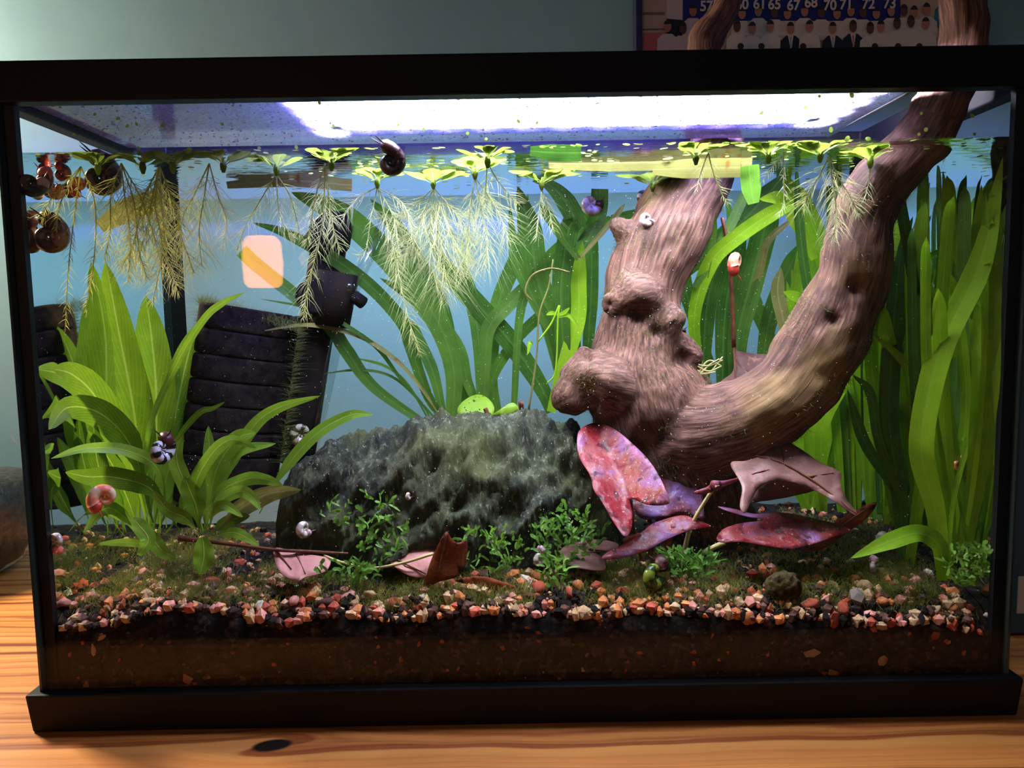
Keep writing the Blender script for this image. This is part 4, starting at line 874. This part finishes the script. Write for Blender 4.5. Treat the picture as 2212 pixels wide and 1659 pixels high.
# dead leaves, each its own thing
def litter(label, outline, Yf, mat, veins=(), petiole=None, cat='leaf'):
    o = empty('dead_leaf', label, cat, 'dead leaves'); bl = polyleaf(o, outline, Yf, mat, 'blade')
    for v in veins: 
        p = [(a, b_, Yf(a, b_)-.0006) for a, b_ in v]; stem(o, p, [2.6, 1.4], 'stem_brown', 'vein')
    if petiole: stem(o, petiole, [4, 4.5, 5], 'stem_brown', 'petiole')
    return o
curl = litter('curled pinkish brown oak leaf under the bend of driftwood', [(1578, 1002), (1612, 996), (1650, 982), (1690, 956), (1722, 966), (1772, 1000), (1815, 1020), (1816, 1045), (1828, 1078), (1851, 1110), (1838, 1108), (1800, 1082), (1772, 1066), (1742, 1052), (1700, 1040), (1662, 1040), (1636, 1058), (1622, 1082), (1610, 1108), (1598, 1094), (1602, 1050)],
       lambda x, y: .026+.00024*(1110-y), 'g_litter', [[(1632, 985), (1690, 1000), (1760, 1040), (1800, 1070), (1850, 1110)], [(1690, 1000), (1688, 970)], [(1745, 1030), (1800, 1022)]])
polyleaf(curl, [(1622, 1084), (1640, 1050), (1690, 1030), (1750, 1048), (1762, 1058), (1700, 1074), (1650, 1082)], lambda x, y: .058, 'g_litter', 'blade')
litter('upright brown oak leaf held behind the driftwood fork', [(1586, 748), (1612, 762), (1650, 766), (1692, 768), (1680, 800), (1640, 850), (1600, 862), (1560, 860), (1535, 848), (1560, 822), (1584, 800)],
       lambda x, y: .118+.0003*(860-y), 'g_litter', [[(1586, 750), (1590, 860)], [(1588, 775), (1610, 800), (1660, 806)]], [(1560, 470, .118), (1572, 530, .118), (1580, 620, .12), (1585, 750, .124)])
litter('orange brown spotted torn leaf standing upright on front gravel', [(914, 1270), (922, 1240), (936, 1200), (954, 1162), (965, 1148), (976, 1164), (990, 1172), (1007, 1168), (1008, 1196), (1000, 1226), (985, 1246), (950, 1256), (930, 1266)],
       lambda x, y: .020+.00012*abs(x-952), 'g_litter_o', [[(965, 1150), (955, 1200), (945, 1250)]])
litter('pink dead leaf fragment under the thin twig', [(592, 1186), (640, 1194), (690, 1202), (714, 1208), (704, 1234), (660, 1248), (640, 1255), (604, 1236)], lambda x, y: .036-.0003*(y-1200), 'g_litter_p', [[(596, 1188), (630, 1230)], [(640, 1196), (660, 1240)]])
litter('lavender pink dead leaf behind the upright brown leaf', [(838, 1205), (868, 1190), (905, 1180), (940, 1184), (932, 1236), (900, 1248), (862, 1232)], lambda x, y: .040-.0003*(y-1200), 'g_litter_p', [[(850, 1205), (920, 1240)]])
litter('rolled brown leaf with pale edge left of the red lotus', [(1212, 1188), (1240, 1174), (1290, 1166), (1335, 1176), (1320, 1190), (1270, 1188), (1300, 1205), (1305, 1232), (1250, 1228), (1216, 1215)], lambda x, y: .048-.0004*(y-1190), 'g_litter', [[(1215, 1195), (1300, 1192)]])
litter('dark orange pointed leaf poking out behind right red lotus leaf', [(1735, 1192), (1770, 1172), (1800, 1132), (1842, 1106), (1892, 1084), (1875, 1116), (1830, 1150), (1780, 1184)], lambda x, y: .056, 'g_litter_o', [[(1740, 1188), (1888, 1088)]])
litter('dark flat leaf piece lying on gravel right of upright leaf', [(985, 1252), (1040, 1245), (1090, 1258), (1140, 1278), (1180, 1288), (1120, 1290), (1060, 1272), (1010, 1262)], lambda x, y: .022, 'g_litter_o')
tw = empty('twig', 'thin brown twig lying across gravel below the small sword plant', 'twig')
stem(tw, [(386, 1162, .045), (440, 1168, .044), (520, 1178, .04), (600, 1188, .036), (680, 1192, .036), (752, 1196, .038)], [7, 5, 4, 4, 3], 'stem_brown', 'stalk')
stem(tw, [(700, 1200, .036), (740, 1215, .034), (800, 1227, .032), (870, 1216, .03), (935, 1196, .03)], [3, 3, 3.5], 'stem_pale', 'leaf_stalk')
tg = empty('stem_plant', 'thin wiry yellow-green stem climbing left of the driftwood', 'plant')
stem(tg, [(1140, 895, .10), (1158, 780, .10), (1165, 680, .10), (1185, 620, .10), (1195, 560, .10)], [2.6, 2, 1.6], 'g_val_y', 'stalk')
stem(tg, [(1160, 740, .10), (1190, 700, .10), (1208, 660, .10), (1205, 690, .10), (1200, 800, .10), (1180, 830, .10)], [2, 2, 1.5], 'g_val_b', 'tendril')
stem(tg, [(1150, 650, .10), (1135, 630, .10), (1150, 595, .10), (1190, 580, .10), (1230, 588, .10)], [2, 2.4, 2], 'g_val_y', 'tendril')
for a, b_ in (((1205, 680), (1180, 680)), ((1205, 680), (1230, 665)), ((1205, 685), (1250, 705)), ((1150, 745), (1140, 765))): leaf(tg, [(a[0], a[1], .10), ((a[0]+b_[0])/2, a[1]-4, .099), (b_[0], b_[1], .098)], 9, .1, 'g_val_b', 'oval')
rt_ = empty('root_tuft', 'little tangle of pale yellow roots at the driftwood fork', 'roots')
for q in range(6): stem(rt_, [(1500+random.uniform(-5, 5), 800+random.uniform(-30, 30), .092), (1530, 790+random.uniform(-20, 20), .09), (1560+random.uniform(-15, 15), 790+random.uniform(-25, 25), .088)], [2.2, 1.5], 'stem_pale', 'root')
# ================================================================== SNAILS
def shellmat(name, c1, c2, fr, thr=.5):
    mt, nt, out = newmat(name); uv = N(nt, 'ShaderNodeUVMap'); sp = N(nt, 'ShaderNodeSeparateXYZ', {0: uv.outputs[0]})
    nz = N(nt, 'ShaderNodeTexNoise', {'Vector': N(nt, 'ShaderNodeTexCoord').outputs['Object'], 'Scale': 180, 'Detail': 4})
    st = math_(nt, 'SINE', math_(nt, 'ADD', math_(nt, 'MULTIPLY', sp.outputs[1], fr), math_(nt, 'MULTIPLY', nz.outputs[0], 5)))
    col = ramp(nt, math_(nt, 'MULTIPLY_ADD', st, .5, .5), [(thr-.15, c1), (thr+.15, c2)])
    b = N(nt, 'ShaderNodeBsdfPrincipled', {'Base Color': col, 'Roughness': .22, 'Specular IOR Level': .6}); nt.links.new(b.outputs[0], out.inputs[0]); return mt
M['sh_dark'] = shellmat('dark_shell', srgb(34, 20, 26), srgb(84, 58, 60), 30); M['sh_brown'] = shellmat('brown_shell', srgb(96, 44, 34), srgb(150, 112, 90), 40)
M['sh_orange'] = shellmat('orange_shell', srgb(196, 110, 66), srgb(226, 160, 110), 60); M['sh_pink'] = shellmat('pink_shell', srgb(226, 130, 100), srgb(226, 190, 160), 60)
M['sh_zebra'] = shellmat('striped_shell', srgb(24, 22, 22), srgb(190, 184, 196), 110); M['sh_pale'] = shellmat('pale_shell', srgb(170, 150, 146), srgb(214, 204, 204), 90)
M['sh_olive'] = shellmat('olive_shell', srgb(60, 62, 34), srgb(164, 160, 126), 100); M['sh_green'] = shellmat('green_shell', srgb(40, 62, 16), srgb(120, 140, 50), 70)
M['bd_dark'] = simple('dark_snail_body', srgb(70, 24, 28), .35, .5); M['bd_red'] = simple('red_snail_body', srgb(190, 62, 48), .35, .5); M['bd_pink'] = simple('pink_snail_body', srgb(220, 110, 100), .35, .5); M['bd_pale'] = simple('pale_snail_body', srgb(200, 160, 170), .35, .5)
def snail(label, px, py, Y, rpx, sh, bd, roll=0, yaw=0, foot=1.0, tilt=0):
    o = empty('snail', label, 'snail', 'aquarium snails'); R_ = rpx*s(Y)*1.18; b = MB(); T_ = 5.6*math.pi; n = 72; rings = 10; vs = []; fs = []; uv = []
    for i in range(n):
        t = i/(n-1); a = T_*t; r = R_*.60*math.exp(2.6*(t-1)); tr = r*.64; c = Vector((math.cos(a)*r, math.sin(a)*r, 0)); er = Vector((math.cos(a), math.sin(a), 0))
        for j in range(rings):
            q = 2*math.pi*j/rings; vs.append(c+er*math.cos(q)*tr+Vector((0, 0, math.sin(q)*tr*1.15))); uv.append((j/rings, t))
    for i in range(n-1):
        for j in range(rings): j2 = (j+1) % rings; fs.append((i*rings+j, i*rings+j2, (i+1)*rings+j2, (i+1)*rings+j))
    fs += [tuple(range(rings)), tuple((n-1)*rings+j for j in range(rings-1, -1, -1))]
    shell = b.add(vs, fs, uv).build('shell', sh, o)
    a = T_; er = Vector((math.cos(a), math.sin(a), 0)); et = Vector((-math.sin(a), math.cos(a), 0)); c = er*R_*.62
    pts = [c-et*R_*.25, c+et*R_*.10+er*R_*.02, c+et*R_*.40*foot+er*R_*.02, c+et*R_*.75*foot-er*R_*.04, c+et*R_*.95*foot-er*R_*.08]
    body = MB().tube(pts, [R_*.30, R_*.42, R_*.44, R_*.40, R_*.20], 12, flat=.8).build('body', bd, o)
    for k in (-1, 1):
        p0 = pts[3]+Vector((0, 0, k*R_*.15)); MB().tube([p0, p0+et*R_*.4*foot+Vector((0, 0, k*R_*.22)), p0+et*R_*.75*foot+Vector((0, 0, k*R_*.34))], [R_*.05, R_*.035, R_*.015], 5).build('tentacle', bd, body)
    o.location = PC(px, py, Y); mt = Matrix.Rotation(yaw, 3, 'Z') @ Matrix.Rotation(math.radians(90)+tilt, 3, 'X') @ Matrix.Rotation(roll, 3, 'Z')
    o.rotation_euler = mt.to_euler(); return o
for a in [('large glossy near-black snail on the front glass at the left waterline', 214, 385, .026, 44, 'sh_dark', 'bd_dark', 2.1, .5, .9), ('brown snail with dark red foot clinging low on left glass', 104, 512, .024, 42, 'sh_brown', 'bd_dark', 2.2, .6, .8),
          ('dark purple snail hanging from the surface at upper centre', 842, 352, .022, 34, 'sh_dark', 'bd_dark', 2.2, .3, 1.0), ('small peach snail with red foot beside the near-black snail', 170, 400, .03, 22, 'sh_orange', 'bd_red', -1.0, .2, .6),
          ('brown snail with orange shell rim under the left waterline', 92, 392, .040, 28, 'sh_brown', 'bd_pink', 1.6, -.7, .6), ('reddish snail tucked right under the left surface', 132, 376, .046, 20, 'sh_brown', 'bd_red', 2.6, .4, .6),
          ('tiny orange snail hanging between darker snails at left', 118, 416, .036, 17, 'sh_orange', 'bd_red', 1.6, .4, .7), ('small black snail half hidden behind roots at left', 146, 408, .052, 18, 'sh_dark', 'bd_dark', .4, .3, .5),
          ('purple grey snail shape added for a mirror image in left glass', 50, 392, .016, 30, 'sh_dark', 'bd_pale', 1.0, .9, .6),  # solid shape added in place of the near-black snail's reflection
          ('black and white striped snail on the big sword leaf', 346, 972, .052, 38, 'sh_zebra', 'bd_dark', 1.6, 1.4, .6), ('pink and orange ramshorn snail in front of the sword stems', 226, 1074, .030, 34, 'sh_pink', 'bd_red', -1.4, .5, .5),
          ('pale grey pink snail by the left seam above gravel', 110, 1176, .020, 24, 'sh_pale', 'bd_pink', -.6, -.5, .5), ('olive striped snail with pink foot on the filter pipe', 652, 936, .112, 26, 'sh_olive', 'bd_pale', -.9, .2, .7),
          ('pale ribbed snail at the left foot of rock', 656, 1140, .046, 22, 'sh_pale', 'bd_pale', 0, 1.0, .5), ('tiny white ribbed snail on the face of rock', 882, 1070, .040, 10, 'sh_pale', 'bd_pale', 0, 1.2, .4),
          ('red snail climbing the leaf stalk between driftwood branches', 1590, 566, .108, 24, 'sh_pink', 'bd_red', -1.5, .9, .9), ('small white snail beside the trunk stub near surface', 1396, 472, .096, 19, 'sh_pale', 'bd_pale', .5, .2, .4),
          ('green round nerite snail on front gravel below red lotus', 1412, 1240, .0220, 44, 'sh_green', 'bd_dark', 1.6, .8, .3), ('pinkish white snail behind the bent strap leaf', 1908, 1162, .062, 24, 'sh_pale', 'bd_pink', .3, .5, .4),
          ('grey ribbed snail on gravel under the bent strap leaf', 1886, 1222, .046, 20, 'sh_pale', 'bd_pale', 2, 1.0, .4), ('grey white snail shell in the liverwort at centre', 1164, 1206, .040, 24, 'sh_pale', 'bd_pale', 2.2, .8, .3),
          ('orange snail behind the right-hand strap leaves', 2068, 1003, .030, 18, 'sh_orange', 'bd_pink', 2, .3, .4), ('fuzzy brown snail on the back of trunk', 1466, 716, .12, 20, 'sh_olive', 'bd_dark', 1, .8, .4),
          ('white spiral snail near surface left of the trunk', 1275, 440, .14, 26, 'sh_pale', 'bd_dark', .8, .3, .5), ('brown banded snail near surface touching the trunk', 1390, 424, .135, 20, 'sh_olive', 'bd_red', .4, .6, .5)]:
    snail(*a)
# ================================================================== ALGAE, LIVERWORT, PARTICLES
def tuft_mesh(n, fn, mat, name, w=.00022):
    b = MB()
    for i in range(n):
        p, d, L = fn(); p = Vector(p); d = Vector(d).normalized(); side = d.cross(Vector((random.uniform(-.4, .4), -1, .2))).normalized()*w
        q = p+d*L*.55; e = p+d*L+Vector((random.gauss(0, .3), random.gauss(0, .3), -.1))*L
        b.add([p-side, p+side, q+side*.7, q-side*.7, e], [(0, 1, 2, 3), (3, 2, 4)])
    o = b.build(name, mat); o['kind'] = 'stuff'; return o
M['algae'] = leafmat('green_hair_algae', srgb(120, 126, 50), srgb(190, 186, 116), srgb(120, 140, 60), 'none', .4)
M['algae_d'] = leafmat('dark_hair_algae', srgb(50, 84, 40), srgb(110, 140, 80), srgb(120, 140, 60), 'none', .4)
def ga():
    while True:
        x = random.uniform(-.246, .246); y = random.uniform(.012, .17)
        if noise.noise(Vector((x*26, y*26, 7)))*1.3-.02 > random.uniform(-.35, .35): break
    y = .0115+(y-.010)*random.random()**.6
    return (x, y, subz(x, y)+.0003), (random.gauss(0, .6), random.gauss(0, .6), 1), random.uniform(.002, .0085)
tag(tuft_mesh(42000, ga, 'algae', 'algae_carpet', .00015), 'fuzzy green hair algae carpeting the gravel', 'algae')
rv = [rk.data.vertices[i] for i in rng.integers(0, len(rk.data.vertices), 9000)]; rv = [v for v in rv if v.normal.z > -.2 and v.normal.y < .5]; it = iter(rv)
def gr():
    v = next(it); return v.co, v.normal+Vector((random.gauss(0, .7), random.gauss(0, .7), random.gauss(0, .7))), random.uniform(.0008, .003)
tag(tuft_mesh(len(rv), gr, 'algae_d', 'rock_algae', .0001), 'thin green algae threads coating the dark rock', 'algae')
def gf():
    t = random.random(); e = random.choice((0, 0, 1, 2))
    p = P(430+220*t, 655+60*t+random.uniform(-8, 8), .118+random.random()*.03) if e == 0 else (P(645-40*t, 700+300*t, .125) if e == 1 else P(440-30*t, 670+300*t, .125))
    return p, (random.gauss(0, .8)+(.8 if e == 1 else -.8 if e == 2 else 0), random.gauss(0, .5), 1 if e == 0 else .2), random.uniform(.003, .011)
tag(tuft_mesh(3200, gf, 'fuzz', 'filter_algae', .00008), 'wispy brown-green algae fringe on the sponge filter edges', 'algae')
wv = [v for v in (dw.data.vertices[i] for i in rng.integers(0, len(dw.data.vertices), 30000)) if v.normal.y < .3 and v.co.z < .29 and (noise.noise(v.co*45) > .12)][:5000]; it2 = iter(wv)
def gw():
    v = next(it2); return v.co, v.normal+Vector((random.gauss(0, .8), random.gauss(0, .8), random.gauss(0, .8))), random.uniform(.0012, .0045)
tag(tuft_mesh(len(wv), gw, 'fuzz', 'wood_algae', .00009), 'patches of fine algae fuzz growing on the driftwood', 'algae')
def wort(label, cx, cy, Y, rx, ry, n, mat='g_wort'):
    b = MB()
    for i in range(n):
        a = random.uniform(0, 6.28); q = math.sqrt(random.random()); px, py = cx+rx*q*math.cos(a), cy+ry*q*math.sin(a); p = PC(px, py, Y+random.uniform(-.012, .012)); p.y = max(p.y, .012)
        sc = s(Y); d = Vector((random.gauss(0, .8), random.gauss(0, .5), random.uniform(.1, 1))).normalized(); L = random.uniform(10, 30)*sc
        cp = catmull([p, p+d*L*.5+Vector((0, 0, .1*L)), p+d*L+Vector((random.gauss(0, .2), 0, random.uniform(-.2, .3)))*L], 6)
        wd = random.uniform(4, 10)*sc; b.ribbon(cp, [wd*.4, wd*.7, wd, wd*.8, wd*1.1, wd*.3], random.uniform(-1, 1), .2, .1, 2)
        if random.random() < .6:
            d2 = (d+Vector((random.choice((-1, 1))*.9, 0, .2))).normalized(); cp2 = catmull([cp[3], cp[3]+d2*L*.35, cp[3]+d2*L*.6], 4); b.ribbon(cp2, [wd*.6, wd*.8, wd*.9, wd*.3], random.uniform(-1, 1), .2, .1, 2)
    return tag(b.build('liverwort', mat), label, 'plant', 'liverwort clumps')
wort('dense frilly green liverwort left of the red lotus', 1225, 1160, .045, 75, 60, 150)
wort('yellow-green liverwort glowing right of the upright brown leaf', 1060, 1190, .040, 75, 50, 120)
wort('dark green liverwort in front of the rock base', 830, 1170, .044, 60, 50, 90)
wort('bright liverwort beside the green nerite snail', 1480, 1225, .032, 70, 32, 110)
wort('sparse liverwort sprigs climbing the rock face', 790, 1110, .052, 90, 35, 50)
wort('dark mossy liverwort in the right front corner', 2095, 1225, .022, 55, 45, 110)
wort('liverwort below the pink leaf fragment', 760, 1240, .026, 80, 22, 60)
wort('small liverwort tuft beneath the rolled brown leaf', 1200, 1245, .026, 30, 40, 50)
mb_ = bmesh.new(); bmesh.ops.create_icosphere(mb_, subdivisions=4, radius=1)
for v in mb_.verts: v.co *= 1+.18*noise.fractal(v.co*3, 1, 2, 4)
mm = MB().add([Vector((v.co.x*.0095, v.co.y*.006, v.co.z*.0085)) for v in mb_.verts], [tuple(v.index for v in f.verts) for f in mb_.faces]); mb_.free()
M['mossy'] = simple('mossy_stone', srgb(40, 34, 22), .9, .1, col2=srgb(84, 74, 44), scale=300, bump=.002)
mo = mm.build('mossy_stone', 'mossy'); mo.location = P(1692, 1268, .019); tag(mo, 'round dark algae-covered stone on gravel right of the nerite snail', 'stone')
M['speck'] = simple('white_speck', (.8, .8, .82), .6, .2)
b = MB(); oc = np.array([(1, 0, 0), (-1, 0, 0), (0, 1, 0), (0, -1, 0), (0, 0, 1), (0, 0, -1)], float); of = [(0, 2, 4), (2, 1, 4), (1, 3, 4), (3, 0, 4), (2, 0, 5), (1, 2, 5), (3, 1, 5), (0, 3, 5)]
for k in range(3800):
    c = np.array((random.gauss(.07, .11) if k % 2 else random.uniform(-.24, .24), random.uniform(.010, .10), random.uniform(.075, .285))); 
    if abs(c[0]) > .244: continue
    b.add(oc*random.choice((.0001, .00012, .00016, .00024))+c, of)
so = b.build('suspended_specks', 'speck', smooth=False); tag(so, 'tiny white specks drifting in the aquarium water', 'debris', kind='stuff')
M['droplet'] = simple('condensation', (.72, .72, .92), .12, .8)  # lavender base colour stands in for blue sparkle on the drops
b = MB()
for k in range(1500):
    c = np.array((random.uniform(-.245, .20), .012+.113*random.random(), .3273)); b.add(oc*np.array((1, 1, .5))*random.choice((.0003, .0004, .0006, .0009))+c, of)
dr = b.build('condensation_droplets', 'droplet', lid); dr['kind'] = 'stuff'
# ================================================================== OUTSIDE THE TANK
# framed team photograph on the wall
YP = YWALL-.012
pf = empty('framed_photo', 'dark-framed team photograph of rows of people hanging on the wall', 'picture')
p0 = P(1371, 120, YP); p1 = P(2095, 120, YP); zt = P(1400, -240, YP).z; zb = p0.z-.012; fw = .0062
for a, c in (((p0.x, zb), (p0.x+fw, zt)), ((p1.x-fw, zb), (p1.x, zt)), ((p0.x, zb), (p1.x, zb+fw)), ((p0.x, zt-fw), (p1.x, zt))):
    bevel(MB().box((a[0], YP-.004, a[1]), (c[0], YWALL-.001, c[1])).build('frame_bar', 'frame', pf, False) if 'frame' in M else MB().box((a[0], YP-.004, a[1]), (c[0], YWALL-.001, c[1])).build('frame_bar', simple('navy_frame', (.012, .012, .05), .4), pf, False), .001)
pc = {'bg': srgb(196, 170, 150), 'red': srgb(206, 110, 104), 'rail': srgb(120, 110, 105), 'shirt': srgb(214, 200, 200), 'navy': srgb(26, 34, 120), 'suit': srgb(24, 26, 48), 'skin1': srgb(176, 120, 104), 'skin2': srgb(92, 58, 52), 'hair': srgb(48, 34, 34), 'tie': srgb(150, 160, 190), 'teal': srgb(40, 120, 150)}
names = list(pc); pm = [simple('print_'+k, pc[k], .35, .4) for k in names]; PB = MB(); lay = [0]
def flat(pts, col):
    lay[0] += 1; y = YP+.003-lay[0]*.00002; PB.add([P(a, b_, y) for a, b_ in pts], [tuple(range(len(pts)))], mi=names.index(col))
def ell(cx, cy, rx, ry, col, n=16): flat([(cx+rx*math.cos(2*math.pi*k/n), cy+ry*math.sin(2*math.pi*k/n)) for k in range(n)], col)
flat([(1376, 130), (2090, 130), (2090, -240), (1376, -240)], 'bg')
flat([(1380, 120), (1440, 118), (1440, 70), (1380, 71)], 'red'); flat([(1380, 33), (1436, 32), (1436, 26), (1380, 27)], 'rail'); flat([(1380, 66), (1436, 65), (1436, 61), (1380, 62)], 'rail')
flat([(1475, -120), (1945, -120), (1945, 45), (1475, 45)], 'navy'); flat([(2015, 60), (2050, 62), (2040, 0), (2020, 20)], 'teal')
flat([(1440, -5), (1474, -5), (1474, 42), (1440, 42)], 'shirt'); flat([(1440, 40), (1478, 44), (1480, 78), (1440, 80)], 'suit')
for k in range(12): ell(1490+k*40, -40, 9, 12, 'skin2' if k % 3 else 'skin1')
def person_print(cx, cy, sc, shirt, skin, tie=None):
    flat([(cx-24*sc, cy+62*sc), (cx-22*sc, cy+28*sc), (cx-10*sc, cy+17*sc), (cx+10*sc, cy+17*sc), (cx+22*sc, cy+28*sc), (cx+24*sc, cy+62*sc)], shirt)
    if tie: flat([(cx-6*sc, cy+17*sc), (cx+6*sc, cy+17*sc), (cx+1*sc, cy+52*sc)], 'shirt'); flat([(cx-2*sc, cy+20*sc), (cx+2*sc, cy+20*sc), (cx+2*sc, cy+48*sc), (cx-1*sc, cy+48*sc)], tie)
    ell(cx, cy+1*sc, 8.2*sc, 12.5*sc, skin); flat([(cx+8.2*sc*math.cos(a), cy-1*sc-12.5*sc*math.sin(a)) for a in np.linspace(.25, 2.9, 9)], 'hair')
for k, x in enumerate((1497, 1533, 1603, 1638, 1673, 1701, 1738, 1774, 1808, 1838, 1864, 1893, 1925, 1953, 1975, 2002)): person_print(x, 22+(k % 3)*3-(3 if x > 1940 else 0), 1.0, 'shirt', 'skin1' if k % 3 != 1 else 'skin2')
for k, (x, st, sk, t) in enumerate([(1442, 'shirt', 'skin1', None), (1475, 'shirt', 'skin2', None), (1511, 'shirt', 'skin1', None), (1537, 'shirt', 'skin1', None), (1592, 'shirt', 'skin2', None), (1625, 'shirt', 'skin1', None), (1664, 'shirt', 'skin1', None), (1708, 'suit', 'skin1', 'tie'), (1749, 'shirt', 'skin1', None), (1799, 'suit', 'skin1', 'tie'), (1843, 'suit', 'skin2', 'red'), (1880, 'shirt', 'skin2', None), (1903, 'shirt', 'skin1', None), (1938, 'shirt', 'skin2', None), (1968, 'shirt', 'skin2', None), (2000, 'shirt', 'skin1', None)]):
    person_print(x, 56+(k % 2)*4-(10 if x > 1920 else 0), 1.0, st, sk, t)
for x in (1600, 1645, 1735, 1890, 1940, 1986): ell(x, 100, 7, 7, 'hair')
PB.build('print', pm, pf, False)
def number(txt, px, py, hpx):
    cu = bpy.data.curves.new('n', 'FONT'); cu.body = txt; cu.align_x = 'CENTER'; cu.align_y = 'CENTER'; cu.size = 1; cu.offset = .03
    o = bpy.data.objects.new('n', cu); COL.objects.link(o); dg = bpy.context.evaluated_depsgraph_get(); me = bpy.data.meshes.new_from_object(o.evaluated_get(dg)); bpy.data.objects.remove(o)
    me.materials.clear(); me.materials.append(pm[names.index('shirt')]); q = bpy.data.objects.new('jersey_number', me); COL.objects.link(q); q.parent = pf
    q.location = P(px, py, YP+.0015); q.rotation_euler = (math.pi/2, 0, 0); k = hpx*s(YP)/.7; q.scale = (k*.95, k, k)
for t, x, y in (('57', 1526, 14), ('60', 1603, 10), ('61', 1641, 9), ('65', 1673, 10), ('67', 1714, 12), ('68', 1752, 6), ('70', 1793, 12), ('71', 1828, 10), ('72', 1876, 9), ('73', 1922, 8)): number(t, x, y, 20)
# glass bowl of black gravel, cable, box at the sides
M['blackgravel'] = simple('black_gravel', (.008, .008, .008), .3, .5, col2=(.05, .045, .035), scale=170, bump=.002); M['white_plastic'] = simple('white_plastic', (.75, .72, .72), .4)
bw = empty('glass_bowl', 'round glass bowl of black speckled gravel left of the aquarium', 'bowl'); c = Vector((-.487, 0, 0)); rb = .07
pr = [(0, 0), (.55, 0), (.8, .12), (.97, .45), (1, .9), (.96, 1.3), (.86, 1.6)]
def lathe(prof_, rad, cx, cy, z0, n=36):
    b = MB(); k = len(prof_); vs = [(cx+rad*p*math.cos(2*math.pi*j/n), cy+rad*p*math.sin(2*math.pi*j/n), z0+rad*h) for p, h in prof_ for j in range(n)]
    return b.add(vs, [(i*n+j, i*n+(j+1) % n, (i+1)*n+(j+1) % n, (i+1)*n+j) for i in range(k-1) for j in range(n)])
zb0 = PZ(10, 1215, 0); lathe(pr, rb, c.x, .255, .0006).build('bowl_wall', 'glass', bw); lathe([(0, .03), (.5, .03), (.76, .14), (.93, .46), (.96, .9), (.9, 1.15), (.5, 1.22), (0, 1.25)], rb, c.x, .255, .0006).build('gravel_filling', 'blackgravel', bw)
cb = MB().tube(catmull([PZ(-80, 1175, .003), PZ(0, 1168, .003), PZ(40, 1168, .003), PZ(75, 1172, .003), PZ(140, 1180, .003)], 20), .0028, 8).build('power_cable', 'white_plastic'); tag(cb, 'white power cable lying on the table left of the aquarium', 'cable')
bx = empty('storage_box', 'blue-grey box with white label at the right behind aquarium', 'box'); q = PZ(2206, 1372, 0)
bevel(MB().box((q.x-.012, q.y, .0003), (q.x+.10, q.y+.08, .22)).build('box_body', simple('blue_grey_card', srgb(70, 100, 116), .7), bx, False), .002)
MB().box((q.x-.004, q.y-.0006, .015), (q.x+.06, q.y-.0001, .04)).build('box_label', 'white_plastic', bx, False)
# warm table lamp behind the photographer (it mirrors in the front pane)
lamp = empty('floor_lamp', 'warm glowing lamp mirrored as an orange patch in the front glass', 'lamp')
v = ray(566, 566); t = (YF-G-CAM.y)/v.y; hit = CAM+v*t; L_ = hit+Vector((v.x, -v.y, v.z))*(.95)
M['lampshade'] = emit('lit_lampshade', (1, .34, .08), 22)
lathe([(.0, -1.1), (.62, -1.1), (.80, -.9), (.85, 0), (.80, .85), (.6, 1.1), (0, 1.1)], .040, L_.x, L_.y, L_.z, 24).build('lamp_shade', 'lampshade', lamp)
MB().tube([(L_.x, L_.y, L_.z-.05), (L_.x, L_.y, -.72)], .008, 10).build('lamp_pole', 'plastic', lamp); MB().tube([(L_.x, L_.y, -.72), (L_.x, L_.y, -.7399)], [.09, .1], 24).build('lamp_base', 'plastic', lamp)
